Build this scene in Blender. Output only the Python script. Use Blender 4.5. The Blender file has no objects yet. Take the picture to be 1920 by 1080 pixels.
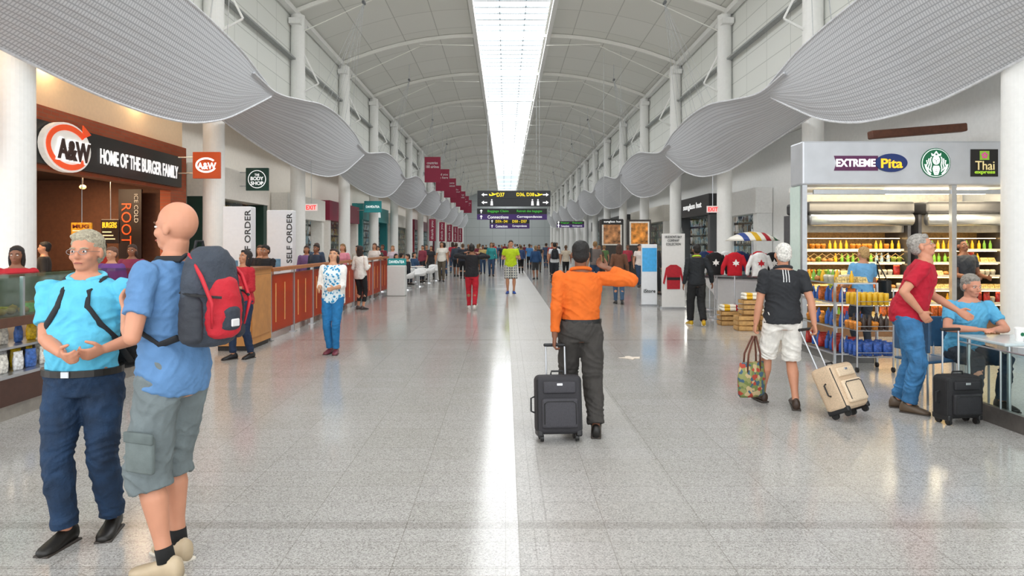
import bpy, bmesh, math, random
from mathutils import Vector, Matrix, noise
random.seed(7)
V=Vector
sc=bpy.context.scene
COL=sc.collection
# ---------------------------------------------------------------- materials
def lin(h):
    if not isinstance(h,str): return h
    h=h.lstrip('#'); c=[int(h[i:i+2],16)/255 for i in (0,2,4)]
    return tuple(x/12.92 if x<=.04045 else ((x+.055)/1.055)**2.4 for x in c)
_m={}
def M(col,rough=.55,metal=0,emit=0,var=.12,scale=14,bump=0,bscale=40,name=None):
    key=(col,rough,metal,emit,var,scale,bump,bscale)
    if key in _m: return _m[key]
    m=bpy.data.materials.new(name or 'surface_'+str(col).lstrip('#')); m.use_nodes=True
    nt=m.node_tree; b=nt.nodes['Principled BSDF']; c=lin(col)
    tc=nt.nodes.new('ShaderNodeTexCoord')
    n=nt.nodes.new('ShaderNodeTexNoise'); n.inputs['Scale'].default_value=scale; n.inputs['Detail'].default_value=3
    nt.links.new(tc.outputs['Object'],n.inputs['Vector'])
    r=nt.nodes.new('ShaderNodeValToRGB')
    r.color_ramp.elements[0].position=.3; r.color_ramp.elements[1].position=.7
    r.color_ramp.elements[0].color=tuple(max(0,x*(1-var)) for x in c)+(1,)
    r.color_ramp.elements[1].color=tuple(min(1,x*(1+var)) for x in c)+(1,)
    nt.links.new(n.outputs['Fac'],r.inputs['Fac']); nt.links.new(r.outputs['Color'],b.inputs['Base Color'])
    b.inputs['Roughness'].default_value=rough; b.inputs['Metallic'].default_value=metal
    if emit:
        b.inputs['Emission Strength'].default_value=emit
        nt.links.new(r.outputs['Color'],b.inputs['Emission Color'])
    if bump:
        n2=nt.nodes.new('ShaderNodeTexNoise'); n2.inputs['Scale'].default_value=bscale
        nt.links.new(tc.outputs['Object'],n2.inputs['Vector'])
        bp=nt.nodes.new('ShaderNodeBump'); bp.inputs['Strength'].default_value=bump; bp.inputs['Distance'].default_value=.02
        nt.links.new(n2.outputs['Fac'],bp.inputs['Height']); nt.links.new(bp.outputs['Normal'],b.inputs['Normal'])
    _m[key]=m; return m
def glass(col='#dfeeea',fac=.12,name='clear_glass'):
    k=('g',col,fac)
    if k in _m: return _m[k]
    m=bpy.data.materials.new(name); m.use_nodes=True; nt=m.node_tree
    nt.nodes.remove(nt.nodes['Principled BSDF']); o=nt.nodes['Material Output']
    t=nt.nodes.new('ShaderNodeBsdfTransparent'); t.inputs['Color'].default_value=lin(col)+(1,)
    g=nt.nodes.new('ShaderNodeBsdfGlossy'); g.inputs['Roughness'].default_value=.05
    x=nt.nodes.new('ShaderNodeMixShader'); x.inputs['Fac'].default_value=fac
    nt.links.new(t.outputs[0],x.inputs[1]); nt.links.new(g.outputs[0],x.inputs[2]); nt.links.new(x.outputs[0],o.inputs['Surface'])
    _m[k]=m; return m
def node_mat(name,fn):
    m=bpy.data.materials.new(name); m.use_nodes=True; nt=m.node_tree
    fn(nt,nt.nodes['Principled BSDF']); return m
def brick_nodes(nt,swap,scale,bw,rh,mort,c1,c2,cm,offset=0.0):
    tc=nt.nodes.new('ShaderNodeTexCoord'); sp=nt.nodes.new('ShaderNodeSeparateXYZ'); cb=nt.nodes.new('ShaderNodeCombineXYZ')
    nt.links.new(tc.outputs['Object'],sp.inputs[0])
    for i,a in enumerate(swap): nt.links.new(sp.outputs[a],cb.inputs[i])
    br=nt.nodes.new('ShaderNodeTexBrick'); br.offset=offset
    nt.links.new(cb.outputs[0],br.inputs['Vector'])
    br.inputs['Scale'].default_value=scale; br.inputs['Brick Width'].default_value=bw; br.inputs['Row Height'].default_value=rh
    br.inputs['Mortar Size'].default_value=mort; br.inputs['Mortar Smooth'].default_value=.1
    br.inputs['Color1'].default_value=lin(c1)+(1,); br.inputs['Color2'].default_value=lin(c2)+(1,); br.inputs['Mortar'].default_value=lin(cm)+(1,)
    return tc,sp,br
def panel_mat(name,swap,bw,rh,mort,c1,c2,cm,rough=.6,offset=0.0):
    def fn(nt,b):
        tc,sp,br=brick_nodes(nt,swap,1,bw,rh,mort,c1,c2,cm,offset)
        nt.links.new(br.outputs['Color'],b.inputs['Base Color']); b.inputs['Roughness'].default_value=rough
    return node_mat(name,fn)
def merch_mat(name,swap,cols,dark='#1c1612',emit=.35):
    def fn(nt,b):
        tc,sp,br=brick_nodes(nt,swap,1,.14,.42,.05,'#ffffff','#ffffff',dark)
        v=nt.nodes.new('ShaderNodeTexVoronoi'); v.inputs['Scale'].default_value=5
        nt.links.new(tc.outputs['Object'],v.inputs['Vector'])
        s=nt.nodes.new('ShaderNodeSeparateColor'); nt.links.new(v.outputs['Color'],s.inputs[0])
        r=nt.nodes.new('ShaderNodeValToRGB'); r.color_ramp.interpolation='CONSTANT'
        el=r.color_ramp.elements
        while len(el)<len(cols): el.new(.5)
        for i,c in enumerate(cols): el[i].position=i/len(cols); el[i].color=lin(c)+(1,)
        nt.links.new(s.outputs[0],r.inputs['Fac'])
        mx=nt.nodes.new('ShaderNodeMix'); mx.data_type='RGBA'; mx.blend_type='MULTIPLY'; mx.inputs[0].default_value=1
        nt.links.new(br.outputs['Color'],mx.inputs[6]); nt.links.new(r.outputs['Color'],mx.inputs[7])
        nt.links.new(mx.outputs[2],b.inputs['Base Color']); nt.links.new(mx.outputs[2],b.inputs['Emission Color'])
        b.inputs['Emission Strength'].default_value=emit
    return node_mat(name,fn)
# ---------------------------------------------------------------- mesh builder
class MB:
    def __init__(s): s.v=[]; s.f=[]
    def add(s,v,f):
        o=len(s.v); s.v+= [tuple(a) for a in v]; s.f+=[tuple(i+o for i in q) for q in f]; return s
    def box(s,x0,x1,y0,y1,z0,z1):
        return s.add([(x0,y0,z0),(x1,y0,z0),(x1,y1,z0),(x0,y1,z0),(x0,y0,z1),(x1,y0,z1),(x1,y1,z1),(x0,y1,z1)],
          [(0,3,2,1),(4,5,6,7),(0,1,5,4),(1,2,6,5),(2,3,7,6),(3,0,4,7)])
    def rbox(s,c,sz,r,seg=3,rot=None):
        bm=bmesh.new(); bmesh.ops.create_cube(bm,size=1)
        for v in bm.verts: v.co=V((v.co.x*sz[0],v.co.y*sz[1],v.co.z*sz[2]))
        bmesh.ops.bevel(bm,geom=bm.edges[:],offset=r,segments=seg,affect='EDGES',profile=.5)
        bm.verts.index_update()
        R=rot or Matrix.Identity(3); c=V(c)
        s.add([R@v.co+c for v in bm.verts],[[v.index for v in f.verts] for f in bm.faces]); bm.free(); return s
    def secs(s,L,n=16):
        vs=[];fs=[]
        for c,a,b in L:
            for i in range(n):
                t=2*math.pi*i/n; vs.append(c+a*math.cos(t)+b*math.sin(t))
        m=len(L)
        for j in range(m-1):
            for i in range(n):
                k=(i+1)%n; fs.append((j*n+i,j*n+k,(j+1)*n+k,(j+1)*n+i))
        fs.append(tuple(range(n))[::-1]); fs.append(tuple((m-1)*n+i for i in range(n)))
        return s.add(vs,fs)
    def tube(s,pts,rs,n=10,sq=1.0):
        pts=[V(p) for p in pts]
        if not hasattr(rs,'__len__'): rs=[rs]*len(pts)
        L=[];u=None
        for i,p in enumerate(pts):
            t=(pts[min(i+1,len(pts)-1)]-pts[max(i-1,0)])
            t=t.normalized() if t.length>1e-9 else V((0,0,1))
            if u is None: u=t.orthogonal().normalized()
            u=(u-t*u.dot(t)).normalized(); w=t.cross(u)
            L.append((p,u*rs[i],w*rs[i]*sq))
        return s.secs(L,n)
    def cyl(s,p0,p1,r0,r1=None,n=16): return s.tube([p0,p1],[r0,r0 if r1 is None else r1],n)
    def ell(s,c,r,R=None,n=14,m=9):
        R=R or Matrix.Identity(3); c=V(c); vs=[];fs=[]
        for j in range(1,m):
            ph=math.pi*j/m
            for i in range(n):
                t=2*math.pi*i/n
                vs.append(c+R@V((r[0]*math.sin(ph)*math.cos(t),r[1]*math.sin(ph)*math.sin(t),-r[2]*math.cos(ph))))
        for j in range(m-2):
            for i in range(n):
                k=(i+1)%n; fs.append((j*n+i,j*n+k,(j+1)*n+k,(j+1)*n+i))
        b=len(vs); vs.append(c+R@V((0,0,-r[2]))); vs.append(c+R@V((0,0,r[2])))
        for i in range(n):
            k=(i+1)%n; fs.append((b,k,i)); fs.append((b+1,(m-2)*n+i,(m-2)*n+k))
        return s.add(vs,fs)
    def mesh(s,name='mesh'):
        me=bpy.data.meshes.new(name); me.from_pydata(s.v,[],s.f); me.update(); return me
def put(o,parent=None,label=None,cat=None,group=None,kind=None):
    COL.objects.link(o)
    if parent: o.parent=parent
    if label: o['label']=label
    if cat: o['category']=cat
    if group: o['group']=group
    if kind: o['kind']=kind
    return o
def mk(mb,name,mat,parent=None,label=None,cat=None,smooth=False,group=None,kind=None,loc=(0,0,0),rz=0):
    me=mb if isinstance(mb,bpy.types.Mesh) else mb.mesh(name)
    me.materials.clear(); me.materials.append(mat)
    if smooth: me.polygons.foreach_set('use_smooth',[True]*len(me.polygons))
    o=bpy.data.objects.new(name,me); o.location=loc; o.rotation_euler[2]=rz
    return put(o,parent,label,cat,group,kind)
def thing(name,label,cat,loc,rz=0,group=None):
    o=bpy.data.objects.new(name,None); o.empty_display_size=.1; o.location=loc; o.rotation_euler[2]=rz
    return put(o,None,label,cat,group)
def dup(o,loc,rz=None,label=None):
    n=o.copy(); n.location=loc
    if rz is not None: n.rotation_euler[2]=rz
    if label: n['label']=label
    COL.objects.link(n)
    for c in o.children:
        k=c.copy(); k.parent=n; COL.objects.link(k)
        for c2 in c.children:
            k2=c2.copy(); k2.parent=k; COL.objects.link(k2)
    return n
def txt(s,w,h,loc,rot,mat,parent,bold=.0,name='lettering',ext=.006):
    cu=bpy.data.curves.new(name,'FONT'); cu.body=s; cu.size=1; cu.extrude=.01; cu.offset=bold; cu.align_x='CENTER'; cu.resolution_u=3
    t=bpy.data.objects.new('t',cu); COL.objects.link(t)
    dg=bpy.context.evaluated_depsgraph_get(); dg.update()
    me=bpy.data.meshes.new_from_object(t.evaluated_get(dg)); bpy.data.objects.remove(t)
    xs=[v.co.x for v in me.vertices]; ys=[v.co.y for v in me.vertices]
    if xs:
        cx=(max(xs)+min(xs))/2; cy=(max(ys)+min(ys))/2; sx=w/max(max(xs)-min(xs),1e-6); sy=h/max(max(ys)-min(ys),1e-6)
        for v in me.vertices: v.co=V(((v.co.x-cx)*sx,(v.co.y-cy)*sy,v.co.z/.01*ext))
    o=mk(me,name,mat,parent,loc=loc); o.rotation_euler=rot; return o
RF=(math.pi/2,0,0); RL=(math.pi/2,0,math.pi/2); RR=(math.pi/2,0,-math.pi/2)
def flat(poly,loc,rot,mat,parent,name='emblem',th=.008):
    n=len(poly); mb=MB(); mb.add([(x,y,0) for x,y in poly]+[(x,y,th) for x,y in poly],
      [tuple(range(n))[::-1],tuple(range(n,2*n))]+[(i,(i+1)%n,n+(i+1)%n,n+i) for i in range(n)])
    o=mk(mb,name,mat,parent,loc=loc); o.rotation_euler=rot; return o
def circ(rx,ry,n=32,cx=0,cy=0): return [(cx+rx*math.cos(2*math.pi*i/n),cy+ry*math.sin(2*math.pi*i/n)) for i in range(n)]
# ---------------------------------------------------------------- common mats
WHITE=M('#f3f3f0',.5,var=.03); STEEL=M('#c4c7cb',.3,.9,var=.05); BLACK=M('#141414',.5,var=.2); DARK=M('#2a2523',.5)
LWHITE=M('#ffffff',.5,emit=.5,var=.0)
# ---------------------------------------------------------------- room shell
YB,YE=-2.5,125.0; CX=.2
def floorfn(nt,b):
    L=nt.links; N=nt.nodes
    tc,sp,br=brick_nodes(nt,(0,1,2),1,.6,.3,.0022,'#ffffff','#f8f8f6','#cfccc8')
    v=N.new('ShaderNodeTexVoronoi'); v.inputs['Scale'].default_value=150; L.new(tc.outputs['Object'],v.inputs['Vector'])
    s=N.new('ShaderNodeSeparateColor'); L.new(v.outputs['Color'],s.inputs[0])
    r=N.new('ShaderNodeValToRGB'); e=r.color_ramp.elements; e.new(.5); e.new(.8)
    for i,(p,c) in enumerate([(0,'#84817e'),(.25,'#a19f9c'),(.6,'#afadaa'),(1,'#c2c0bd')]): e[i].position=p; e[i].color=lin(c)+(1,)
    L.new(s.outputs[0],r.inputs['Fac'])
    n=N.new('ShaderNodeTexNoise'); n.inputs['Scale'].default_value=.6; L.new(tc.outputs['Object'],n.inputs['Vector'])
    m=N.new('ShaderNodeMix'); m.data_type='RGBA'; m.blend_type='MULTIPLY'; m.inputs[0].default_value=1
    L.new(r.outputs['Color'],m.inputs[6]); L.new(br.outputs['Color'],m.inputs[7])
    def band(src,c,w):
        a=N.new('ShaderNodeMath'); a.operation='SUBTRACT'; L.new(src,a.inputs[0]); a.inputs[1].default_value=c
        q=N.new('ShaderNodeMath'); q.operation='ABSOLUTE'; L.new(a.outputs[0],q.inputs[0])
        z=N.new('ShaderNodeMath'); z.operation='LESS_THAN'; L.new(q.outputs[0],z.inputs[0]); z.inputs[1].default_value=w
        return z.outputs[0]
    mod=N.new('ShaderNodeMath'); mod.operation='PINGPONG'; mod.inputs[1].default_value=4.0
    ad=N.new('ShaderNodeMath'); ad.operation='SUBTRACT'; L.new(sp.outputs[1],ad.inputs[0]); ad.inputs[1].default_value=4.13; L.new(ad.outputs[0],mod.inputs[0])
    def mul(x,y):
        a=N.new('ShaderNodeMath'); a.operation='ADD'; a.use_clamp=True; L.new(x,a.inputs[0]); L.new(y,a.inputs[1]); return a.outputs[0]
    bd=mul(band(mod.outputs[0],0,.05),mul(band(sp.outputs[1],3.58,.008),band(sp.outputs[1],3.5,.006)))
    bd=mul(bd,mul(band(sp.outputs[0],.075,.006),mul(band(sp.outputs[0],.17,.004),band(sp.outputs[0],.25,.006))))
    m2=N.new('ShaderNodeMix'); m2.data_type='RGBA'; m2.blend_type='MULTIPLY'; m2.inputs[7].default_value=(.62,.6,.58,1)
    k=N.new('ShaderNodeMath'); k.operation='MULTIPLY'; L.new(bd,k.inputs[0]); k.inputs[1].default_value=.5
    L.new(k.outputs[0],m2.inputs[0]); L.new(m.outputs[2],m2.inputs[6]); L.new(m2.outputs[2],b.inputs['Base Color'])
    rr=N.new('ShaderNodeMapRange'); L.new(n.outputs['Fac'],rr.inputs[0]); rr.inputs[3].default_value=.10; rr.inputs[4].default_value=.19
    rb=N.new('ShaderNodeMath'); rb.operation='MULTIPLY_ADD'; L.new(band(sp.outputs[0],.62,.545),rb.inputs[0]); rb.inputs[1].default_value=.24; L.new(rr.outputs[0],rb.inputs[2])
    L.new(rb.outputs[0],b.inputs['Roughness']); b.inputs['Specular IOR Level'].default_value=.48
FLOOR=node_mat('granite_floor',floorfn)
mk(MB().add([(-15,YB,0),(15,YB,0),(15,YE,0),(-15,YE,0)],[(0,1,2,3)]),'floor',FLOOR,kind='structure',label='polished speckled grey granite concourse floor')
CEIL=panel_mat('ceiling_panels',(1,0,2),2.37,1.55,.02,'#ebebe5','#e6e6df','#c4c4bd')
def vz(t): return 10.15+1.35*(1-(1-t)**2)
def vault(sg):
    mb=MB(); n=14
    xs=[(CX+sg*(7.95-(7.95-1.6)*i/n)) for i in range(n+1)]
    v=[];f=[]
    for i in range(n+1):
        for y in (YB,YE): v.append((xs[i],y,vz(i/n)))
    for i in range(n): f.append((2*i,2*i+1,2*i+3,2*i+2))
    mb.add(v,f); return mb
for sg in(-1,1): mk(vault(sg),'ceiling' if sg<0 else 'ceiling_vault',CEIL,kind='structure',label='pale curved vaulted ceiling of panels beside the skylight',smooth=True)
WALLU=panel_mat('upper_wall_panels',(1,2,0),1.775,.62,.014,'#ebede8','#e8eae4','#c6c9c3')
mk(MB().add([(-7.75,YB,5.5),(-7.75,YE,5.5),(-7.75,YE,10.15),(-7.75,YB,10.15)],[(0,1,2,3)]),'wall_left',WALLU,kind='structure',label='white panelled upper wall of the concourse')
mk(MB().add([(8.15,YB,5.5),(8.15,YE,5.5),(8.15,YE,10.15),(8.15,YB,10.15)],[(3,2,1,0)]),'wall_right',WALLU,kind='structure',label='white panelled upper wall of the concourse')
WL=M('#f0eae0',.7,var=.03); WG=M('#e8e9e7',.7,var=.03)
mk(MB().box(-8.75,-8.6,17.25,YE,0,5.38),'wall_left_shops',WL,kind='structure',label='cream wall behind the shop fronts')
mk(MB().box(-8.3,-8.15,YB,17.2,4.13,5.38),'wall_left_bulkhead',M('#e6c9a4',.7,var=.03),kind='structure',label='warm beige bulkhead wall above the burger shop')
mk(MB().box(9.4,9.55,YB,YE,0,5.38),'wall_right_shops',WG,kind='structure',label='pale grey wall behind the shop fronts')
mk(MB().box(-8.8,-7.68,YB,YE,5.4,5.5),'ceiling_soffit_left',M('#ecdcc2',.7,var=.03),kind='structure',label='soffit above the shop fronts')
mk(MB().box(8.08,9.6,YB,YE,5.4,5.5),'ceiling_soffit_right',M('#e0e0dd',.7,var=.03),kind='structure',label='soffit above the shop fronts')
mk(MB().box(-9,9.6,YE,YE+.1,0,11.6),'wall_end',panel_mat('end_wall_panels',(0,2,1),2.4,1.6,.04,'#c4cbcc','#bfc6c8','#aab3b5'),kind='structure',label='pale grey glazed end wall of the concourse')
for x,nm in((-7.6,'left'),(8.0,'right')):
    mk(MB().box(x-.12,x+.12,YB,YE,9.95,10.14),'trim_eaves_'+nm,WHITE,kind='structure',label='white eaves beam under the vault')
    mk(MB().box(x-.1,x+.1,YB,YE,8.3,8.36),'trim_rail_'+nm,M('#9a9d9c',.5),kind='structure',label='grey horizontal rail on the upper wall')
bay0=10.45; S=7.1
RIBY=[bay0+S*i for i in range(-1,16)]
def dayfn(nt,b):
    nt.nodes.remove(b); e=nt.nodes.new('ShaderNodeEmission'); e.inputs['Color'].default_value=(.98,.99,1,1); e.inputs['Strength'].default_value=5.8
    nt.links.new(e.outputs[0],nt.nodes['Material Output'].inputs['Surface'])
DAY=node_mat('daylight_glazing',dayfn)
k=0
for i,y in enumerate(RIBY):
    mb=MB(); n=24; pr=[]
    for j in range(n+1):
        x=CX-7.9+15.8*j/n; t=min(1,(7.95-abs(x-CX))/6.35); pr.append((x,vz(t)))
    for j in range(n):
        (x0,z0),(x1,z1)=pr[j],pr[j+1]
        v=[(x0,y-.05,z0-.18),(x1,y-.05,z1-.18),(x1,y+.05,z1-.18),(x0,y+.05,z0-.18),(x0,y-.05,z0-.02),(x1,y-.05,z1-.02),(x1,y+.05,z1-.02),(x0,y+.05,z0-.02)]
        mb.add(v,[(0,3,2,1),(4,5,6,7),(0,1,5,4),(2,3,7,6)])
    for sg in(-1,1):
        a=(CX+sg*7.7,y,9.3); mb.cyl(a,(CX+sg*4.2,y,10.9),.018,n=6)
        mb.cyl((CX+sg*4.2,y-.0,11.0),(CX+sg*1.7,y,10.95),.016,n=6)
    mk(mb,'trim_%d'%(i+1),M('#f5f4ee',.5,var=.02),kind='structure',label='white arched roof rib with tie rods')
    y1=y+S; k+=1
    w=mk(MB().add([(CX-1.5,y,11.75),(CX+1.7,y,11.75),(CX+1.7,y1,11.75),(CX-1.5,y1,11.75)],[(0,1,2,3)]),'window_%d'%k,DAY,kind='structure',label='bright skylight glazing bay')
    mb=MB()
    for q in range(9):
        yy=y+S*q/9; mb.box(CX-1.5,CX+1.7,yy-.045,yy+.045,11.61,11.68)
    for xx in(CX-.45,CX+.65): mb.box(xx-.013,xx+.013,y,y1,11.62,11.68)
    mk(mb,'mullion',M('#8d989d',.5),w)
mk(MB().box(CX-1.68,CX-1.5,YB,YE,11.25,11.8),'trim_skylight_left',WHITE,kind='structure',label='white skylight curb')
mk(MB().box(CX+1.7,CX+1.88,YB,YE,11.25,11.8),'trim_skylight_right',WHITE,kind='structure',label='white skylight curb')
# columns
for X in(-7.5,7.9):
    c0=None
    for i in range(16):
        y=bay0+S*i
        if c0 is None:
            c0=thing('column','round white structural column with bracket arms','column',(X,y,0),group='white columns along the concourse')
            mk(MB().cyl((0,0,0),(0,0,9.95),.27,.25,32),'shaft',M('#f2f2ef',.45,var=.02),c0,smooth=False)
            mk(MB().cyl((0,0,0),(0,0,.15),.31,.31,28),'base_ring',STEEL,c0)
            sg=1 if X<0 else -1
            mb=MB(); mb.box(-.2,.2,-.45,.45,9.55,9.75); mb.cyl((sg*.2,0,7.2),(sg*.75,0,7.5),.045,.03,8); mb.cyl((sg*.2,0,8.6),(sg*.75,0,7.5),.03,.03,8)
            mk(mb,'column_bracket',WHITE,c0)
        else: dup(c0,(X,y,0))
# wave canopy panels
def ribfn(nt,b):
    N=nt.nodes;L=nt.links
    uv=N.new('ShaderNodeUVMap'); sp=N.new('ShaderNodeSeparateXYZ'); L.new(uv.outputs[0],sp.inputs[0])
    def st(src,f,th):
        a=N.new('ShaderNodeMath'); a.operation='MULTIPLY'; a.inputs[1].default_value=f; L.new(src,a.inputs[0])
        q=N.new('ShaderNodeMath'); q.operation='FRACT'; L.new(a.outputs[0],q.inputs[0])
        z=N.new('ShaderNodeMath'); z.operation='LESS_THAN'; z.inputs[1].default_value=th; L.new(q.outputs[0],z.inputs[0]); return z.outputs[0]
    a=st(sp.outputs[0],15,.38); c=st(sp.outputs[1],24,.22)
    ad=N.new('ShaderNodeMath'); ad.operation='MULTIPLY'; L.new(a,ad.inputs[0]); ad.inputs[1].default_value=.8
    mx=N.new('ShaderNodeMath'); mx.operation='MAXIMUM'; L.new(ad.outputs[0],mx.inputs[0]); L.new(c,mx.inputs[1])
    m=N.new('ShaderNodeMix'); m.data_type='RGBA'; L.new(mx.outputs[0],m.inputs[0])
    m.inputs[6].default_value=lin('#dcdee2')+(1,); m.inputs[7].default_value=lin('#b1b4ba')+(1,)
    L.new(m.outputs[2],b.inputs['Base Color']); b.inputs['Roughness'].default_value=.4; b.inputs['Metallic'].default_value=.05
RIB=node_mat('slatted_canopy',ribfn)
P=11.1
IN=[(-12.6,5.75,5.62),(-11.1,5.75,5.50),(-9.1,5.72,5.74),(-7.1,5.7,6.02),(-4.9,5.72,6.10),(-2.3,5.75,5.92),(-1.0,5.78,5.68),(0,5.8,5.47)]
OUT=[(-12.6,7.12,5.05),(-10.5,7.18,4.80),(-7.7,7.16,4.50),(-5.2,6.90,4.22),(-3.4,6.50,4.16),(-2.2,6.2,4.42),(-1.0,5.98,4.95),(0,5.82,5.43)]
def interp(T,p):
    n=len(T)
    for i in range(n-1):
        if T[i][0]<=p<=T[i+1][0]+1e-9: break
    g=lambda j:T[max(0,min(n-1,j))]
    t=(p-T[i][0])/(T[i+1][0]-T[i][0]); o=[]
    for c in(1,2):
        p1,p2=T[i][c],T[i+1][c]; h=T[i+1][0]-T[i][0]
        m1=(p2-g(i-1)[c])/(T[i+1][0]-g(i-1)[0]); m2=(g(i+2)[c]-p1)/(g(i+2)[0]-T[i][0])
        t2=t*t;t3=t2*t
        o.append((2*t3-3*t2+1)*p1+(t3-2*t2+t)*h*m1+(-2*t3+3*t2)*p2+(t3-t2)*h*m2)
    return o
def panelmesh(sg,off,lim):
    nv=20; nu=130; v=[];uv=[];ei=[];eo=[]
    for j in range(nu+1):
        p=-12.6+12.6*j/nu; xi,zi=interp(IN,p); xo,zo=interp(OUT,p)
        xi+=off*.85; xo=min(xo+off,lim)
        for i in range(nv+1):
            t=i/nv; x=xi+(xo-xi)*t; z=zi+(zo-zi)*t-.16*math.sin(math.pi*t)*min(1,-p/2)
            z+=(.0 if i%2 else .010)
            v.append((sg*x,p,z)); uv.append((p+20,t))
        ei.append((sg*xi,p,zi)); eo.append((sg*xo,p,zo))
    f=[];W=nv+1
    for j in range(nu):
        for i in range(nv): f.append((j*W+i,j*W+i+1,(j+1)*W+i+1,(j+1)*W+i))
    me=MB().add(v,f).mesh('panel'); ul=me.uv_layers.new(name='UVMap')
    for q in me.polygons:
        for li in q.loop_indices: ul.data[li].uv=uv[me.loops[li].vertex_index]
    return me,ei[::3],eo[::3]
for sg,off,lim in((-1,0,7.2),(1,.72,7.6)):
    p0=None
    for kk in range(9):
        loc=(0,17.1+P*kk,0)
        if p0 is None:
            p0=thing('wave_canopy','broad curved slatted silver grey scalloped canopy panel hung on wires','canopy',loc,group='wave canopy panels')
            me,ei,eo=panelmesh(sg,off,lim); mk(me,'slatted_sheet',RIB,p0,smooth=False)
            for e_ in(ei,eo): mk(MB().tube(e_,.024,6),'edge_tube',M('#e0e2e6',.4),p0)
        else: dup(p0,loc)
WIRE=M('#bfc2c4',.4,.2)
for sg,x in((-1,-4.9),(1,5.5)):
    c0=None
    for i in range(9):
        y=12.5+P*i
        if c0 is None:
            c0=thing('suspension_cable','bundle of thin steel cables fanning from a ceiling bracket','cable',(x,y,0),group='canopy suspension cables')
            mb=MB(); ex=sg*.85
            for q in(-2,-1,1,2):
                yy=q*.8; xi,zi=interp(IN,-4.6+yy)
                mb.cyl((0,q*.03,10.0),(ex,yy,zi+.03),.0065,n=4)
                mb.cyl((0,q*.03,10.0),(sg*1.5,yy*1.2,5.35),.005,n=4)
            mb.cyl((0,0,10.0),(0,0,10.85),.015,n=6)
            mk(mb,'wires',WIRE,c0)
            mk(MB().rbox((0,0,10.05),(.10,.24,.10),.02,1),'cable_clamp',M('#6d7073',.5),c0)
        else: dup(c0,(x,y,0))
# ---------------------------------------------------------------- people
def ik(a,b,l1,l2,pole):
    d=b-a; L=min(max(d.length,.05),(l1+l2)*.998); dn=d.normalized(); b2=a+dn*L
    x=(l1*l1-l2*l2+L*L)/(2*L); h=math.sqrt(max(l1*l1-x*x,0)); p=pole-dn*pole.dot(dn)
    p=p.normalized() if p.length>1e-5 else V((0,1,0))
    return a+dn*x+p*h,b2
def remesh(mb,vox,it,nz=0,nf=9,fold=False):
    me=mb.mesh('tmp'); o=bpy.data.objects.new('tmp',me); COL.objects.link(o)
    m=o.modifiers.new('r','REMESH'); m.mode='VOXEL'; m.voxel_size=vox
    s=o.modifiers.new('s','SMOOTH'); s.factor=.5; s.iterations=it
    dg=bpy.context.evaluated_depsgraph_get(); dg.update()
    r=bpy.data.meshes.new_from_object(o.evaluated_get(dg)); bpy.data.objects.remove(o); bpy.data.meshes.remove(me)
    if nz:
        r.update(); ns=[v.normal.copy() for v in r.vertices]
        for v,nn in zip(r.vertices,ns):
            c=v.co
            if fold:
                w=noise.noise(V((c.x*4,c.y*4,c.z*4)))*.12
                a=.5-abs(noise.noise(V((c.x*nf*.7+w*9,c.y*nf*.7,(c.z+c.x*.5+w)*nf*2.0))))*2.2
                a2=.4-abs(noise.noise(V((c.x*nf*2.1+w*9,c.y*nf*2.1+3,(c.z-c.x*.7+w)*nf*2.6))))*1.8
                b=noise.noise(V((c.x*nf*.6+7,c.y*nf*.6,c.z*nf*.5)))
                dsp=nz*(a*.75+a2*.35+b*.7)
            else:
                dsp=nz*(noise.noise(V((c.x*nf,c.y*nf,c.z*nf*1.6)))+.5*noise.noise(V((c.x*nf*2.2+7,c.y*nf*2.2,c.z*nf*3))))
            v.co=c+nn*max(dsp,-.007)
    return r
TS=[(-.12,.140,.100,0),(-.05,.160,.114,-.006),(.02,.166,.116,-.006),(.12,.146,.106,0),(.25,.156,.113,0),(.36,.170,.120,0),(.44,.172,.106,-.005),(.49,.148,.083,-.01),(.525,.09,.066,-.012),(.56,.06,.058,-.01)]
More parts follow.
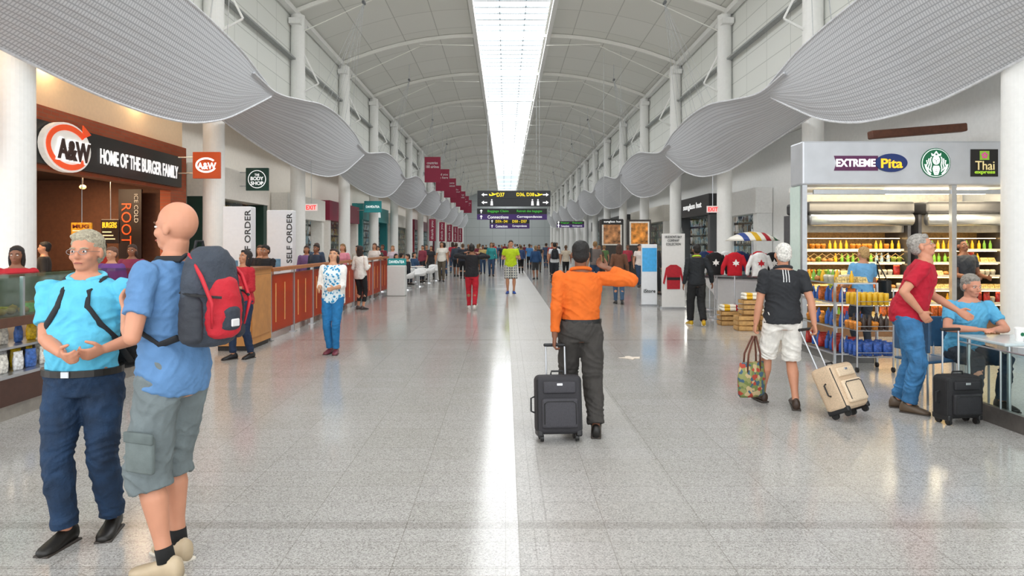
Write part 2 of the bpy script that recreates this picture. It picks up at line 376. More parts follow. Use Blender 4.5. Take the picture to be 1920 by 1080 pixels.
def person(label,x,y,face,H=1.72,d=1,skin='#c58d6d',top='#888888',slv=.55,hem=-.07,bot='#2c3442',bl=1.0,loose=0,shoe='#26221f',hair='short',hc='#2a1d15',
  RW=None,LW=None,RP=None,LP=None,RA=None,LA=None,RF=0,LF=0,lean=0,lx=0,hy=0,hp=0,pel=None,belly=0,w=1,cR=.35,cL=.35,nR=None,nL=None,fem=False,
  topm=None,botm=None,collar=None,belt=None,sock=None,glasses=False,z=0,name='person',group=None,wt=.075):
    vox={3:.0065,2:.0095,1:.015}[d]; it={3:4,2:3,1:2}[d]
    s=H/1.75
    pel=V(pel) if pel else V((0,0,.95))
    sit=pel.z<.8
    tucked=hem>-.03
    def TT(zz,p):
        a=min(1,max(0,zz)/.22); R=Matrix.Rotation(-lean*a,3,'X')@Matrix.Rotation(lx*a,3,'Y')
        return pel+R@V(p),R
    def tsec(zz,g=0):
        for a,b in zip(TS[:-1],TS[1:]):
            if a[0]<=zz<=b[0]+1e-6: break
        t=(zz-a[0])/(b[0]-a[0]); hw,hd,yo=[a[i]+(b[i]-a[i])*t for i in(1,2,3)]
        hw*=w; hd*=(w*.6+.4)
        bb=belly*math.exp(-((zz-.1)/.14)**2); hd+=bb*.6; yo+=bb*.7
        if fem:
            hw*= .93 if zz>.3 else (.86 if .06<zz<=.3 else 1.0)
            br=.03*math.exp(-((zz-.33)/.06)**2); hd+=br*.5; yo+=br*.6
        c,R=TT(zz,(0,yo,zz)); return (c,R@V((hw+g,0,0)),R@V((0,hd+g,0)))
    RW=V(RW or (.265,.04,.89)); LW=V(LW or (-.265,.04,.89))
    RA=V(RA or (.10,-.02,.08)); LA=V(LA or (-.10,.03,.08))
    sw=.182*w*(.9 if fem else 1)
    shR,_=TT(.46,(sw,-.012,.46)); shL,_=TT(.46,(-sw,-.012,.46))
    up,fo=.285,.255
    eR,wR=ik(shR,RW,up,fo,V(RP or (.35,-1,-.3))); eL,wL=ik(shL,LW,up,fo,V(LP or (-.35,-1,-.3)))
    hR=pel+V((.088*w,0,-.04)); hL=pel+V((-.088*w,0,-.04))
    kp=V((0,1,.9)) if sit else V((0,1,.1))
    kR,aR=ik(hR,RA,.43,.42,kp+V((.1,0,0))); kL,aL=ik(hL,LA,.43,.42,kp-V((.1,0,0)))
    B=MB()
    B.secs([tsec(q) for q in(-.12,-.05,.02,.12,.2,.28,.36,.42,.46,.49,.525,.555)],20)
    q=w*.5+.5
    for sh,e,wr in((shR,eR,wR),(shL,eL,wL)):
        B.ell(sh,(.056*q,.056*q,.056*q)); B.tube([sh,sh.lerp(e,.4),sh.lerp(e,.98)],[.052*q,.048*q,.038*q],12); B.tube([e.lerp(wr,.02),e.lerp(wr,.3),wr],[.037*q,.041*q,.026],12)
        B.ell(e,(.038*q,)*3)
    for h,kk,a in((hR,kR,aR),(hL,kL,aL)):
        back=V((0,-.012,0)) if not sit else V((0,0,0))
        B.tube([h,h.lerp(kk,.35),kk,kk.lerp(a,.30)+back,kk.lerp(a,.72),a],[.092*q,.084*q,.054,.060,.038,.035],14); B.ell(kk,(.054,)*3); B.ell(h,(.09*q,)*3)
    def hand(wr,e,rt,curl,n):
        dd=(wr-e).normalized(); n=V(n) if n else V((-1 if rt else 1,0,0)); n=n-dd*n.dot(dd)
        n=n.normalized() if n.length>.05 else dd.orthogonal().normalized()
        sd=dd.cross(n) if rt else n.cross(dd)
        k0=wr+dd*.085
        B.secs([(wr,sd*.026,n*.019),(wr+dd*.03,sd*.036,n*.018),(wr+dd*.07,sd*.042,n*.016),(k0+dd*.006,sd*.038,n*.011)],12)
        for off,ln in((.031,.066),(.011,.076),(-.010,.070),(-.029,.054)):
            p=k0+sd*off-dd*.008; pts=[p]; ang=0
            for sg_,f in((.45,.5),(.32,1.0),(.23,.9)):
                ang+=curl*f; p=p+(dd*math.cos(ang)+n*math.sin(ang))*ln*sg_*1.1; pts.append(p)
            B.tube(pts,[.0098,.0093,.0085,.0065],8)
        p=wr+dd*.022+sd*.026; a1=(dd*.55+sd*.75+n*.25).normalized(); a2=(dd*.85+sd*.25+n*(.2+curl*.5)).normalized()
        B.tube([p,p+a1*.035,p+a1*.035+a2*.028,p+a1*.035+a2*.05],[.014,.012,.0105,.008],8)
    hand(wR,eR,True,cR,nR); hand(wL,eL,False,cL,nL)
    shoes=[]
    for a,pt,sgn in((aR,RF,1),(aL,LF,-1)):
        R=Matrix.Rotation(-sgn*.18,3,'Z')@Matrix.Rotation(-pt,3,'X')
        def ft(g,hi=.0):
            L=[]
            for yy,hw,z0,z1 in((-.075,.022,-.07,-.02),(-.06,.034,-.08,.02+hi),(-.02,.037,-.08,.03+hi),(.04,.038,-.08,.0+hi*.3),(.095,.045,-.08,-.022),(.14,.044,-.08,-.035),(.17,.032,-.078,-.045),(.182,.016,-.072,-.052)):
                c=a+R@V((0,yy,(z0+z1)/2)); L.append((c,R@V((hw+g,0,0)),R@V((0,0,(z1-z0)/2+g))))
            return L
        B.secs(ft(-.006),12); shoes.append((ft(.004),a,R))
    hc0,Rt=TT(.55,(0,-.01,.55)); Rh=Matrix.Rotation(-lean*.4,3,'X')@Matrix.Rotation(hy,3,'Z')@Matrix.Rotation(-hp,3,'X')
    def hpnt(p): return hc0+Rh@V(p)
    n0,_=TT(.5,(0,-.012,.5))
    B.tube([n0,hc0,hpnt((0,-.01,.07))],[.064,.056,.055],14)
    B.ell(hpnt((0,-.014,.155)),(.077,.096,.097),Rh,18,12); B.ell(hpnt((0,.020,.102)),(.062,.068,.084),Rh,18,12)
    B.ell(hpnt((0,.040,.050)),(.043,.045,.032),Rh); B.ell(hpnt((0,.070,.148)),(.050,.018,.012),Rh)
    B.tube([hpnt((0,.078,.14)),hpnt((0,.100,.112)),hpnt((0,.103,.100))],[.008,.012,.011],8)
    B.ell(hpnt((0,.094,.098)),(.018,.012,.009),Rh)
    B.ell(hpnt((0,.080,.066)),(.026,.014,.012),Rh)
    for e in(-1,1): B.ell(hpnt((e*.080,-.004,.118)),(.011,.019,.031),Rh); B.ell(hpnt((e*.040,.055,.10)),(.022,.028,.022),Rh)
    me=remesh(B,vox,it)
    body=mk(me,name,M(skin,.55,var=.06,scale=9),None,label,'person',smooth=True,group=group,loc=(x,y,z),rz=math.radians(face))
    body.scale=(s,s,s)
    nz={3:.0125,2:.010,1:0}[d]
    if top:
        T=MB(); g=.015
        zs=[hem]+[q_ for q_ in(-.05,.02,.12,.2,.28,.36,.42,.46,.49,.52) if q_>hem+.01]
        T.secs([tsec(q_,(.004 if tucked and q_<wt+.01 else g)+(.012 if q_<.2 and not tucked else 0)) for q_ in zs],22)
        for sh,e,wr in((shR,eR,wR),(shL,eL,wL)):
            T.ell(sh,(.066*q,.066*q,.066*q))
            if slv>0:
                if slv<=.7: T.tube([sh,sh.lerp(e,slv*.6),sh.lerp(e,slv)],[.065*q,.061*q,.060*q],14)
                else:
                    fe=(slv-.7)/.3
                    T.tube([sh,sh.lerp(e,.5),sh.lerp(e,.99)],[.066*q,.062*q,.056*q],14); T.tube([e,e.lerp(wr,.5*fe),e.lerp(wr,.97*fe)],[.056*q,.052*q,.042],14); T.ell(e,(.059*q,)*3)
        mk(remesh(T,vox*1.1,it,nz,8,True),'shirt',topm or M(top,.85,var=.08,bump=.15,bscale=60),body,smooth=True)
        if collar:
            c,a,b=tsec(.525,.004); pts=[c+a*math.cos(t)*.88+b*math.sin(t)*.95+V((0,0,.012-.02*math.sin(t))) for t in [math.pi/2+.35+ (2*math.pi-.7)*i/20 for i in range(21)]]
            mk(MB().tube(pts,[.008]+[.016]*19+[.008],8),'collar',M(collar,.85),body,smooth=True)
    if bot:
        T=MB()
        T.secs([tsec(q_,.020 if tucked else .012) for q_ in(-.12,-.05,.0,.04,.075) if q_<=wt+.001],22)
        for h,kk,a in((hR,kR,aR),(hL,kL,aL)):
            T.ell(h,(.103*q,)*3); g=loose
            if bl>=.75:
                f=(bl-.5)*2*.95
                T.tube([h,h.lerp(kk,.4),kk,kk.lerp(a,f*.5),kk.lerp(a,f)],[.103*q+g*.3,.095*q+g*.5,.070+g,.064+g,.058+g],16)
            else:
                f=bl*2
                if f<=1: T.tube([h,h.lerp(kk,f*.5),h.lerp(kk,f)],[.105*q,.092*q+g*.5,.082*q+g],16)
                else: T.tube([h,h.lerp(kk,.5),kk,kk.lerp(a,f-1)],[.105*q,.094*q+g*.5,.078+g,.074+g],16)
            if bl>.5: T.ell(kk,(.068+g,)*3)
        mk(remesh(T,vox*1.1,it,nz*1.1,7,True),'trousers' if bl>.75 else 'shorts',botm or M(bot,.85,var=.14,bump=.15,bscale=70),body,smooth=True)
    if belt:
        zb=min(wt,.075); c,a,b=tsec(zb-.005,.025 if tucked else .017); mk(MB().secs([(c-V((0,0,.018)),a,b),(c+V((0,0,.018)),a,b)],28),'belt',M(belt,.4),body,smooth=False)
        if d==3: mk(MB().rbox(c+b+V((0,.004,0)),(.045,.008,.036),.003,1),'belt_buckle',STEEL,body)
    for L,a,R in shoes:
        sh=mk(MB().secs(L,16),'shoe',M(shoe,.45,var=.1),body,smooth=True)
        if d>=2:
            mk(MB().rbox(a+R@V((0,.053,-.078)),(.092,.255,.018),.008,2,R),'sole',M('#3a332d' if lin(shoe)[0]<.3 else '#cfc8ba',.6),sh)
    if sock:
        for kk,a in((kR,aR),(kL,aL)): mk(MB().tube([a,a.lerp(kk,.16)],[.041,.040],14),'sock',M(sock,.9),body,smooth=True)
    if hair and hair!='bald':
        T=MB()
        T.ell(hpnt((0,-.024,.171)),(.0825,.099,.088),Rh,18,12); T.ell(hpnt((0,-.05,.125)),(.079,.062,.078),Rh,18,12)
        if hair!='thin': T.ell(hpnt((.008,.030,.214)),(.060,.046,.030),Rh)
        if hair in('long','bob'):
            ln=.16 if hair=='long' else .09
            T.ell(hpnt((0,-.055,.07)),(.088,.055,ln),Rh,18,12)
            for e in(-1,1): T.ell(hpnt((e*.068,-.015,.085)),(.024,.045,ln*.8),Rh)
        mk(remesh(T,vox,2,{3:.004,2:.004,1:.003}[d],30),'hair',M(hc,.6,var=.35,scale=60,bump=.5,bscale=120),body,smooth=True)
    if d>=2 or (abs((face%360)-180)<80):
        for e in(-1,1):
            ey=mk(MB().ell(hpnt((e*.031,.0755,.132)),(.013,.010,.0065),Rh,12,8),'eye',M('#e0dcd6',.3,var=.0),body,smooth=True)
            if d>=2: mk(MB().ell(hpnt((e*.031,.083,.132)),(.0058,.004,.0055),Rh,10,6),'iris',M('#2b2a30',.2),ey,smooth=True)
            mk(MB().tube([hpnt((e*.014,.089,.149)),hpnt((e*.032,.088,.153)),hpnt((e*.05,.073,.149))],[.003,.004,.003],6),'eyebrow',M(hc if hair!='bald' else '#6b4a35',.7),body)
        mk(MB().tube([hpnt((-.024,.086,.066)),hpnt((-.008,.095,.0685)),hpnt((.008,.095,.0685)),hpnt((.024,.086,.066))],[.0025,.0050,.0050,.0025],8),'lips',M('#a45c50',.5),body,smooth=True)
    if glasses:
        T=MB()
        for e in(-1,1):
            T.tube([hpnt((e*.033+.022*math.cos(t),.099,.130+.015*math.sin(t))) for t in [i*math.pi/6 for i in range(13)]],.0014,5)
            T.cyl(hpnt((e*.055,.098,.134)),hpnt((e*.083,.0,.13)),.0014,n=5)
        T.cyl(hpnt((-.011,.1,.133)),hpnt((.011,.1,.133)),.0014,n=5)
        mk(T,'eyeglasses',M('#8c8a88',.3,.7),body)
    return dict(o=body,s=s,wR=wR,wL=wL,sh=(shR,shL),head=hpnt,pel=pel,TT=TT,tsec=tsec)
def loc2w(p,v): 
    o=p['o']; R=Matrix.Rotation(o.rotation_euler[2],3,'Z'); return o.location+R@(V(v)*p['s'])
def backpack(p,label,main,accent,size=(.29,.18,.44),zc=.30,red=False):
    o=p['o']; c,R=p['TT'](zc,(0,-.215,zc))
    t=bpy.data.objects.new('backpack',None); t.location=o.location; t.rotation_euler=o.rotation_euler; t.scale=o.scale; put(t,None,label,'backpack')
    w,dp,h=size
    def body(sc_,c_,hh):
        return [(c_+R@V((0,-.01*math.sin(u*3.14),(u-.5)*hh)),R@V((w*.5*sc_*f,0,0)),R@V((0,dp*.5*sc_*f,0))) for u,f in((0,.62),(.04,.86),(.15,1.0),(.4,1.04),(.65,.98),(.85,.84),(.95,.62),(1,.35))]
    mk(remesh(MB().secs(body(1.08,c,h),24),.008,2,.006,9,True),'bag_body',M(main,.8,var=.15,bump=.3,bscale=90),t,smooth=True)
    c2=c+R@V((0,-dp*.42,-.05))
    L=[(c2+R@V((0,0,(u-.5)*h*.62)),R@V((w*.37*f,0,0)),R@V((0,dp*.36*f,0))) for u,f in((0,.6),(.07,.9),(.3,1.04),(.7,.95),(.92,.75),(1,.4))]
    mk(remesh(MB().secs(L,20),.008,2,.005,10,True),'front_pocket',M(accent if red else main,.75,var=.25 if not red else .1,bump=.3),t,smooth=True)
    for e in(-1,1):
        L=[(c+R@V((e*w*.46,-.02,-.5*h+.02+u*h*.5)),R@V((.037*f,0,0)),R@V((0,dp*.36*f,0))) for u,f in((0,.6),(.1,1),(.8,.95),(1,.6))]
        mk(remesh(MB().secs(L,16),.008,2,.004,10,True),'side_pocket',M('#2c3038' if red else accent,.7,bump=.2),t,smooth=True)
        mk(MB().tube([c+R@V((e*w*.36,.02,h*.42)),c+R@V((e*w*.44,-dp*.42,h*.2)),c+R@V((e*w*.42,-dp*.72,-h*.05)),c+R@V((e*w*.36,-dp*.62,-h*.3))],[.012,.018,.018,.008] if red else [.012,.016,.016,.008],8,.5),'trim_piping',M(accent,.6),t,smooth=True)
        mk(MB().tube([c+R@V((e*w*.5,.03,h*.05)),c+R@V((e*w*.58,-dp*.3,h*.03)),c+R@V((e*w*.3,-dp*.85,.0))],.007,6,.5),'compression_strap',M('#17181b',.7),t)
    if red:
        L=[(c2+R@V((0,-dp*.08,-h*.24+u*h*.26)),R@V((w*.27*f,0,0)),R@V((0,dp*.33*f,0))) for u,f in((0,.7),(.12,1),(.85,1),(1,.75))]
        mk(remesh(MB().secs(L,16),.008,2),'lower_pocket',M('#343a44',.8,var=.2,bump=.3),t,smooth=True)
        mk(MB().rbox(c2+R@V((0,-dp*.42,-.07)),(.05,.01,.035),.004,1,R),'badge',M('#d9d9d9',.5),t)
    mk(MB().tube([c+R@V((-.03,.06,h*.46)),c+R@V((-.02,.06,h*.55)),c+R@V((.02,.06,h*.55)),c+R@V((.03,.06,h*.46))],.007,6),'grab_handle',M('#1c1c1e',.7),t)
    for e in(-1,1):
        pts=[c+R@V((e*.08,.07,h*.40))]
        for zz,a in((.505,math.radians(-60)),(.5,math.radians(10)),(.46,math.radians(58)),(.38,math.radians(62)),(.28,math.radians(45)),(.2,math.radians(12)),(.14,math.radians(-30))):
            cc,ax,ay=p['tsec'](min(zz,.5),.024 if zz<.45 else .028)
            k=.62 if zz>.45 else .78 if zz>.3 else 1.0
            pts.append(cc+ax*e*math.cos(a)*k+ay*math.sin(a)*(1.0 if zz<.5 else .9)+(V((0,0,.03)) if zz>=.5 else V((0,0,0))))
        pts.append(c+R@V((e*w*.42,.06,-h*.4)))
        mk(MB().tube(pts,[.022]*len(pts),8,.45),'shoulder_strap',M('#1f2125',.8),t,smooth=True)
    return t
def suitcase(label,loc,rz,tilt,w,h,dp,col,colp,handle=.45,dark='#1b1b1d'):
    t=thing('suitcase',label,'suitcase',loc,rz); t.rotation_euler=(tilt,0,rz)
    mk(MB().rbox((0,0,.06+h/2),(w,dp,h),.05,5),'case_body',M(col,.7,var=.2,scale=160,bump=.3,bscale=200),t,smooth=True)
    mk(MB().rbox((0,-dp/2-.01,.06+h*.36),(w*.78,.05,h*.5),.022,4),'front_pocket',M(colp,.7,var=.2,scale=160,bump=.2),t,smooth=True)
    mk(MB().rbox((0,-dp/2-.005,.06+h*.79),(w*.7,.03,h*.2),.013,3),'top_pocket',M(colp,.7,var=.2,scale=160),t,smooth=True)
    mb=MB(); z0=.06+h*.36
    pts=[(a*w*.34,-dp/2-.037,z0+b*h*.2) for a,b in((-1,-.9),(-1,.8),(-.8,1),(.8,1),(1,.8),(1,-.9))]; mb.tube(pts,.005,5)
    pts=[(a*w*.47,-dp/2+.02,.06+h/2+b*h*.46) for a,b in((-1,-.9),(-1,.9),(-.85,1.0),(.85,1.0),(1,.9),(1,-.9),(.85,-1),(-.85,-1),(-1,-.9))]; mb.tube(pts,.006,5)
    mk(mb,'zipper',M('#0f0f10',.5),t)
    mk(MB().rbox((0,-dp/2-.022,.06+h*.84),(.05,.006,.02),.002,1),'badge',STEEL,t)
    for e in(-1,1):
        mk(MB().cyl((e*w*.38-.014,dp*.28,.035),(e*w*.38+.014,dp*.28,.035),.035),'wheel',M('#1a1a1a',.4),t)
        mk(MB().cyl((e*w*.38-.014,-dp*.28,.03),(e*w*.38+.014,-dp*.28,.03),.03),'wheel',M('#1a1a1a',.4),t)
        mk(MB().rbox((e*w*.42,0,.07),(.05,dp*.95,.06),.015,2),'corner_guard',M(dark,.4),t)
    top=.06+h
    for e in(-1,1): mk(MB().cyl((e*.085,dp*.38,top-.1),(e*.085,dp*.38,top+handle),.008,n=8),'telescopic_tube',STEEL,t)
    mk(MB().rbox((0,dp*.38,top+handle),(.21,.03,.03),.012,3),'handle',M(dark,.5),t,smooth=True)
    mk(MB().tube([(-.06,0,top-.01),(-.05,0,top+.03),(.05,0,top+.03),(.06,0,top-.01)],.009,8),'carry_handle',M(dark,.5),t)
    mk(MB().tube([(-w/2+.0,0,.06+h*.35),(-w/2-.035,0,.06+h*.38),(-w/2-.035,0,.06+h*.6),(-w/2,0,.06+h*.63)],.008,8),'side_handle',M(dark,.5),t)
    return t
JEAN=M('#17304c',.85,var=.35,scale=9,bump=.25,bscale=80); JEANL=M('#37709f',.85,var=.3,scale=9,bump=.2,bscale=80)
# A polo man
A=person('person in light blue polo and dark jeans with hands together',-2.43,3.95,183,1.78,3,skin='#c98a6c',top='#5cbcdc',slv=.70,hem=-.02,bot='#1f3a5c',botm=JEAN,belly=.06,w=1.12,wt=.02,
  collar='#68c4e2',belt='#17130f',shoe='#16130f',hair='short',hc='#a39a84',glasses=True,RW=(-.02,.26,1.09),LW=(-.19,.17,1.10),RP=(1,-.7,-.5),LP=(-1,-.7,-.4),nR=(-.6,-.6,.5),nL=(.6,-.6,.5),cR=1.0,cL=1.0,RA=(.07,.07,.08),LA=(-.10,-.10,.08),loose=.012,hy=.0,hp=.02)
backpack(A,'black backpack worn by the person in the blue polo','#17181b','#24262b',(.42,.19,.48),.22)
# B bald man
Bp=person('bald person in blue t-shirt and grey cargo shorts',-1.74,3.58,70,1.92,3,skin='#c78c6f',top='#5a83b0',slv=.66,hem=-.10,bot='#6c7678',bl=.6,loose=.022,w=.97,
  hair='bald',shoe='#b9a689',sock='#141414',RW=(.06,.20,1.24),LW=(-.13,.15,1.24),RP=(.8,-.1,-1),LP=(-.4,-.2,-1),cR=1.0,cL=1.0,RA=(.09,.06,.08),LA=(-.09,-.05,.08),hy=.2,nL=(.3,-.6,.3))
backpack(Bp,'large dark grey and red hiking backpack on the bald person','#39404b','#bf1f2e',(.29,.18,.46),.36,True)
mk(MB().rbox((-.19,-.0,.60),(.03,.16,.17),.012,3),'cargo_pocket',M('#66706f',.85,bump=.2),Bp['o'],smooth=True)
mk(MB().rbox((-.20,-.0,.675),(.02,.17,.05),.008,2),'pocket_flap',M('#5f6968',.85),Bp['o'],smooth=True)
# C orange man
C=person('person in orange shirt and grey trousers walking, phone at ear',.68,6.2,2,1.73,3,skin='#7c4f38',top='#d9661a',slv=.95,hem=.02,bot='#3b3835',loose=.02,w=1.08,hair='short',hc='#141110',
  belt='#111111',RW=(.245,-.03,1.50),LW=(-.25,-.08,.84),RP=(1,-.6,-.7),LP=(-.5,-1,0),RA=(.11,-.20,.10),LA=(-.08,.24,.08),RF=-.25,cR=.9,cL=1.1,nR=(-.6,0,.8),hy=-.1,shoe='#191613',collar='#dd6a1c')
ph=loc2w(C,(.105,.05,1.62)); mk(MB().rbox((0,0,0),(.018,.07,.13),.006,2),'mobile_phone',BLACK,None,'black mobile phone held to the ear','phone',loc=ph)
suitcase('charcoal checked fabric rolling suitcase with chrome handle',(.46,5.92,0),math.radians(4),-.16,.40,.50,.24,'#2e2d31','#3a393e',.26)
# D woman
def flor(nt,b):
    tc=nt.nodes.new('ShaderNodeTexCoord'); v=nt.nodes.new('ShaderNodeTexVoronoi'); v.inputs['Scale'].default_value=22; nt.links.new(tc.outputs['Object'],v.inputs['Vector'])
    r=nt.nodes.new('ShaderNodeValToRGB'); e=r.color_ramp.elements; e[0].position=.36; e[0].color=lin('#2f8fc0')+(1,); e[1].position=.5; e[1].color=lin('#e0eef3')+(1,)
    nt.links.new(v.outputs['Distance'],r.inputs['Fac']); nt.links.new(r.outputs['Color'],b.inputs['Base Color']); b.inputs['Roughness'].default_value=.85
FLOR=node_mat('floral_cloth',flor)
D=person('person in blue floral top, white cardigan and blue trousers',-2.68,10.6,176,1.64,2,skin='#c99574',top='#ffffff',topm=FLOR,slv=0,hem=-.1,bot='#1f6fa6',hair='bob',hc='#2b1a14',fem=True,hp=-.3,shoe='#6d2f3a',
  RW=(.16,.22,1.08),LW=(-.10,.27,1.10),cL=.8,RA=(.06,-.03,.08),LA=(-.06,.03,.08))
T=MB()
for i,(sh,wr) in enumerate(((D['sh'][0],D['wR']),(D['sh'][1],D['wL']))):
    e,_=ik(sh,wr,.285,.255,V(((.35,-.35)[i],-1,-.3))); T.tube([sh,sh.lerp(e,.5),e,e.lerp(wr,.4)],[.072,.062,.055,.052],12); T.ell(sh,(.07,.07,.07)); T.ell(e,(.055,)*3)
    sx=(1,-1)[i]; T.secs([(D['pel']+V((sx*.15,-.03,zz)),V((.035,0,0)),V((0,.105,0))) for zz in(-.12,0,.15,.3,.44)],14)
T.secs([(D['pel']+V((0,-.085,zz)),V((.15,0,0)),V((0,.055,0))) for zz in(-.12,.1,.3,.47)],16)
mk(remesh(T,.011,3,.005,9),'cardigan',M('#e9e7e2',.9,bump=.2),D['o'],smooth=True)
# E white shorts man
def polo(nt,b):
    tc=nt.nodes.new('ShaderNodeTexCoord'); sp=nt.nodes.new('ShaderNodeSeparateXYZ'); nt.links.new(tc.outputs['Object'],sp.inputs[0])
    def mth(op,a,c):
        m=nt.nodes.new('ShaderNodeMath'); m.operation=op
        nt.links.new(a,m.inputs[0])
        if hasattr(c,'links'): nt.links.new(c,m.inputs[1])
        else: m.inputs[1].default_value=c
        return m.outputs[0]
    x=mth('PINGPONG',sp.outputs[0],.014); st=mth('LESS_THAN',x,.0045); near=mth('LESS_THAN',mth('ABSOLUTE',sp.outputs[0],0),.035)
    hi=mth('GREATER_THAN',sp.outputs[2],1.34); a=mth('MULTIPLY',mth('MULTIPLY',st,near),hi)
    m=nt.nodes.new('ShaderNodeMix'); m.data_type='RGBA'; nt.links.new(a,m.inputs[0]); m.inputs[6].default_value=lin('#25272b')+(1,); m.inputs[7].default_value=(.7,.7,.7,1)
    nt.links.new(m.outputs[2],b.inputs['Base Color']); b.inputs['Roughness'].default_value=.85
E=person('white haired person in black polo and white shorts pulling suitcase',2.9,7.15,-4,1.71,3,skin='#c48a6d',top='#222222',topm=node_mat('striped_polo',polo),slv=.68,hem=-.05,bot='#e0ddd6',bl=.48,loose=.012,w=1.06,hair='short',hc='#d9d6cf',
  shoe='#3a2a20',RW=(.28,-.14,.90),LW=(-.27,.05,.86),cR=1.1,cL=1.2,LA=(-.15,.22,.08),RA=(.09,-.14,.10),RF=-.2,collar='#2a2c30')
t=suitcase('beige rolling suitcase with dark corner guards',(3.36,6.62,.04),.62,-.46,.42,.44,.24,'#cdb497','#d8c2a6',.42)
def tote(nt,b):
    tc=nt.nodes.new('ShaderNodeTexCoord'); v=nt.nodes.new('ShaderNodeTexVoronoi'); v.inputs['Scale'].default_value=26; nt.links.new(tc.outputs['Object'],v.inputs['Vector'])
    s=nt.nodes.new('ShaderNodeSeparateColor'); nt.links.new(v.outputs['Color'],s.inputs[0]); r=nt.nodes.new('ShaderNodeValToRGB'); r.color_ramp.interpolation='CONSTANT'; e=r.color_ramp.elements
    while len(e)<5: e.new(.5)
    for i,c in enumerate(['#6d7a45','#b9a27a','#a3402f','#8b8d58','#3d5a6d']): e[i].position=i/5; e[i].color=lin(c)+(1,)
    nt.links.new(s.outputs[0],r.inputs['Fac']); nt.links.new(r.outputs['Color'],b.inputs['Base Color']); b.inputs['Roughness'].default_value=.8
h=loc2w(E,E['wL'])
tb=thing('tote_bag','floral patterned tote bag with brown handles carried by hand','bag',(h.x-.05,h.y-.02,0),math.radians(25))
mb=MB(); mb.secs([(V((0,0,.10)),V((.16,0,0)),V((0,.05,0))),(V((0,0,.13)),V((.18,0,0)),V((0,.06,0))),(V((0,0,.3)),V((.19,0,0)),V((0,.055,0))),(V((0,0,.46)),V((.165,0,0)),V((0,.025,0)))],20)
mk(mb,'bag_body',node_mat('floral_tote',tote),tb,smooth=True)
for e in(-1,1): mk(MB().tube([(-.09,e*.03,.36),(-.07,e*.03,.55),(.02,e*.012,.73),(.05,e*.012,.73),(.09,e*.03,.55),(.09,e*.03,.36)],.010,8),'bag_handle',M('#5d2f1e',.5),tb,smooth=True)
# F red tee man
F=person('grey haired person in red t-shirt and jeans, hand in pocket',4.10,6.98,-122,1.84,3,skin='#c98d70',top='#b3122d',slv=.66,hem=-.08,bot='#3f78a8',botm=JEANL,loose=.012,w=1.08,belly=.03,hair='short',hc='#9b9790',
  shoe='#5a4a3a',lean=.32,hp=-.4,glasses=True,RW=(.2,.12,.98),LW=(-.16,.42,.98),RP=(.7,-1,0),nR=(-1,0,0),RA=(.09,.02,.08),LA=(-.1,-.08,.08))
suitcase('small black soft carry on suitcase',(4.30,6.5,0),math.radians(8),0,.38,.40,.22,'#17171a','#1e1e22',.42)
# G seated
G=person('seated grey haired person in light blue shirt, arms on table',4.98,7.42,180,1.80,3,skin='#cc8f74',top='#5aa9d0',slv=.66,hem=-.05,bot='#27303c',hair='short',hc='#8f8a82',pel=(0,0,.55),RA=(.14,.36,.08),LA=(-.14,.36,.08),
  RW=(.12,.38,.80),LW=(-.04,.40,.80),RP=(1,-.3,-.4),LP=(-1,-.3,-.4),lean=.2,hy=.1,hp=.08,nR=(0,0,-1),nL=(0,0,-1),w=1.08)
# mid people
H_=person('person in black hoodie and red trousers walking, hands raised',-.88,17.8,0,1.70,2,top='#1b1b1f',slv=1,bot='#b5182b',hair='short',hc='#16110f',RW=(.20,.1,1.50),LW=(-.20,.1,1.52),RP=(1,0,-.4),LP=(-1,0,-.4),RA=(.08,-.2,.12),RF=-.5,LA=(-.08,.12,.08),shoe='#d8d4cf',skin='#9a6a4e')
def plaid(nt,b):
    tc,sp,br=brick_nodes(nt,(0,2,1),1,.08,.08,.02,'#2d3746','#59616d','#b9b9b0'); nt.links.new(br.outputs['Color'],b.inputs['Base Color'])
I_=person('person in neon yellow t-shirt and plaid shorts facing forward',.18,23.6,180,1.84,2,top='#b9d41f',bot='#444444',botm=node_mat('plaid_cloth',plaid),bl=.5,loose=.02,shoe='#1d4fa8',hair='short',hc='#3a2a20',w=1.1,RW=(.22,.2,1.15),LW=(-.22,.2,1.18))
J_=person('person in white shirt with black backpack walking',2.15,30,0,1.78,1,top='#dfe2e6',bot='#2a2d36',hc='#1c1614',RA=(.09,-.2,.1),LA=(-.09,.2,.08)); backpack(J_,'black backpack on the walking person','#1c1e24','#2b2e36')
K_=person('person with long brown hair in brown top and jeans',3.22,19.4,-5,1.70,2,top='#6b4733',slv=1,bot='#3d5873',hair='long',hc='#4a2f22',fem=True,RA=(.08,-.16,.1),LA=(-.08,.14,.08),shoe='#2b2b2b')
L_=person('person in black jacket with neon collar walking',4.0,14.3,0,1.70,2,top='#1d2126',slv=1,bot='#17181b',hair='short',hc='#120e0c',collar='#b6e03a',RA=(.09,-.22,.12),RF=-.5,LA=(-.09,.15,.08),RW=(.34,.02,.92),shoe='#c8a017',skin='#8a5b43',loose=.015)
M_=person('person in long white cardigan and black leggings',-3.78,17.8,-25,1.66,2,top='#e6e2dc',slv=1,hem=-.11,bot='#1a1a1c',bl=.85,hair='long',hc='#2b1b16',fem=True,RW=(.15,.2,1.2),LW=(-.15,.2,1.2),shoe='#4a4140')
N_=person('person in white and red patterned cardigan',-4.9,25.5,170,1.74,1,top='#e9dcd6',slv=1,bot='#7a2a36',bl=.9,hair='long',hc='#5a3d2c',fem=True)
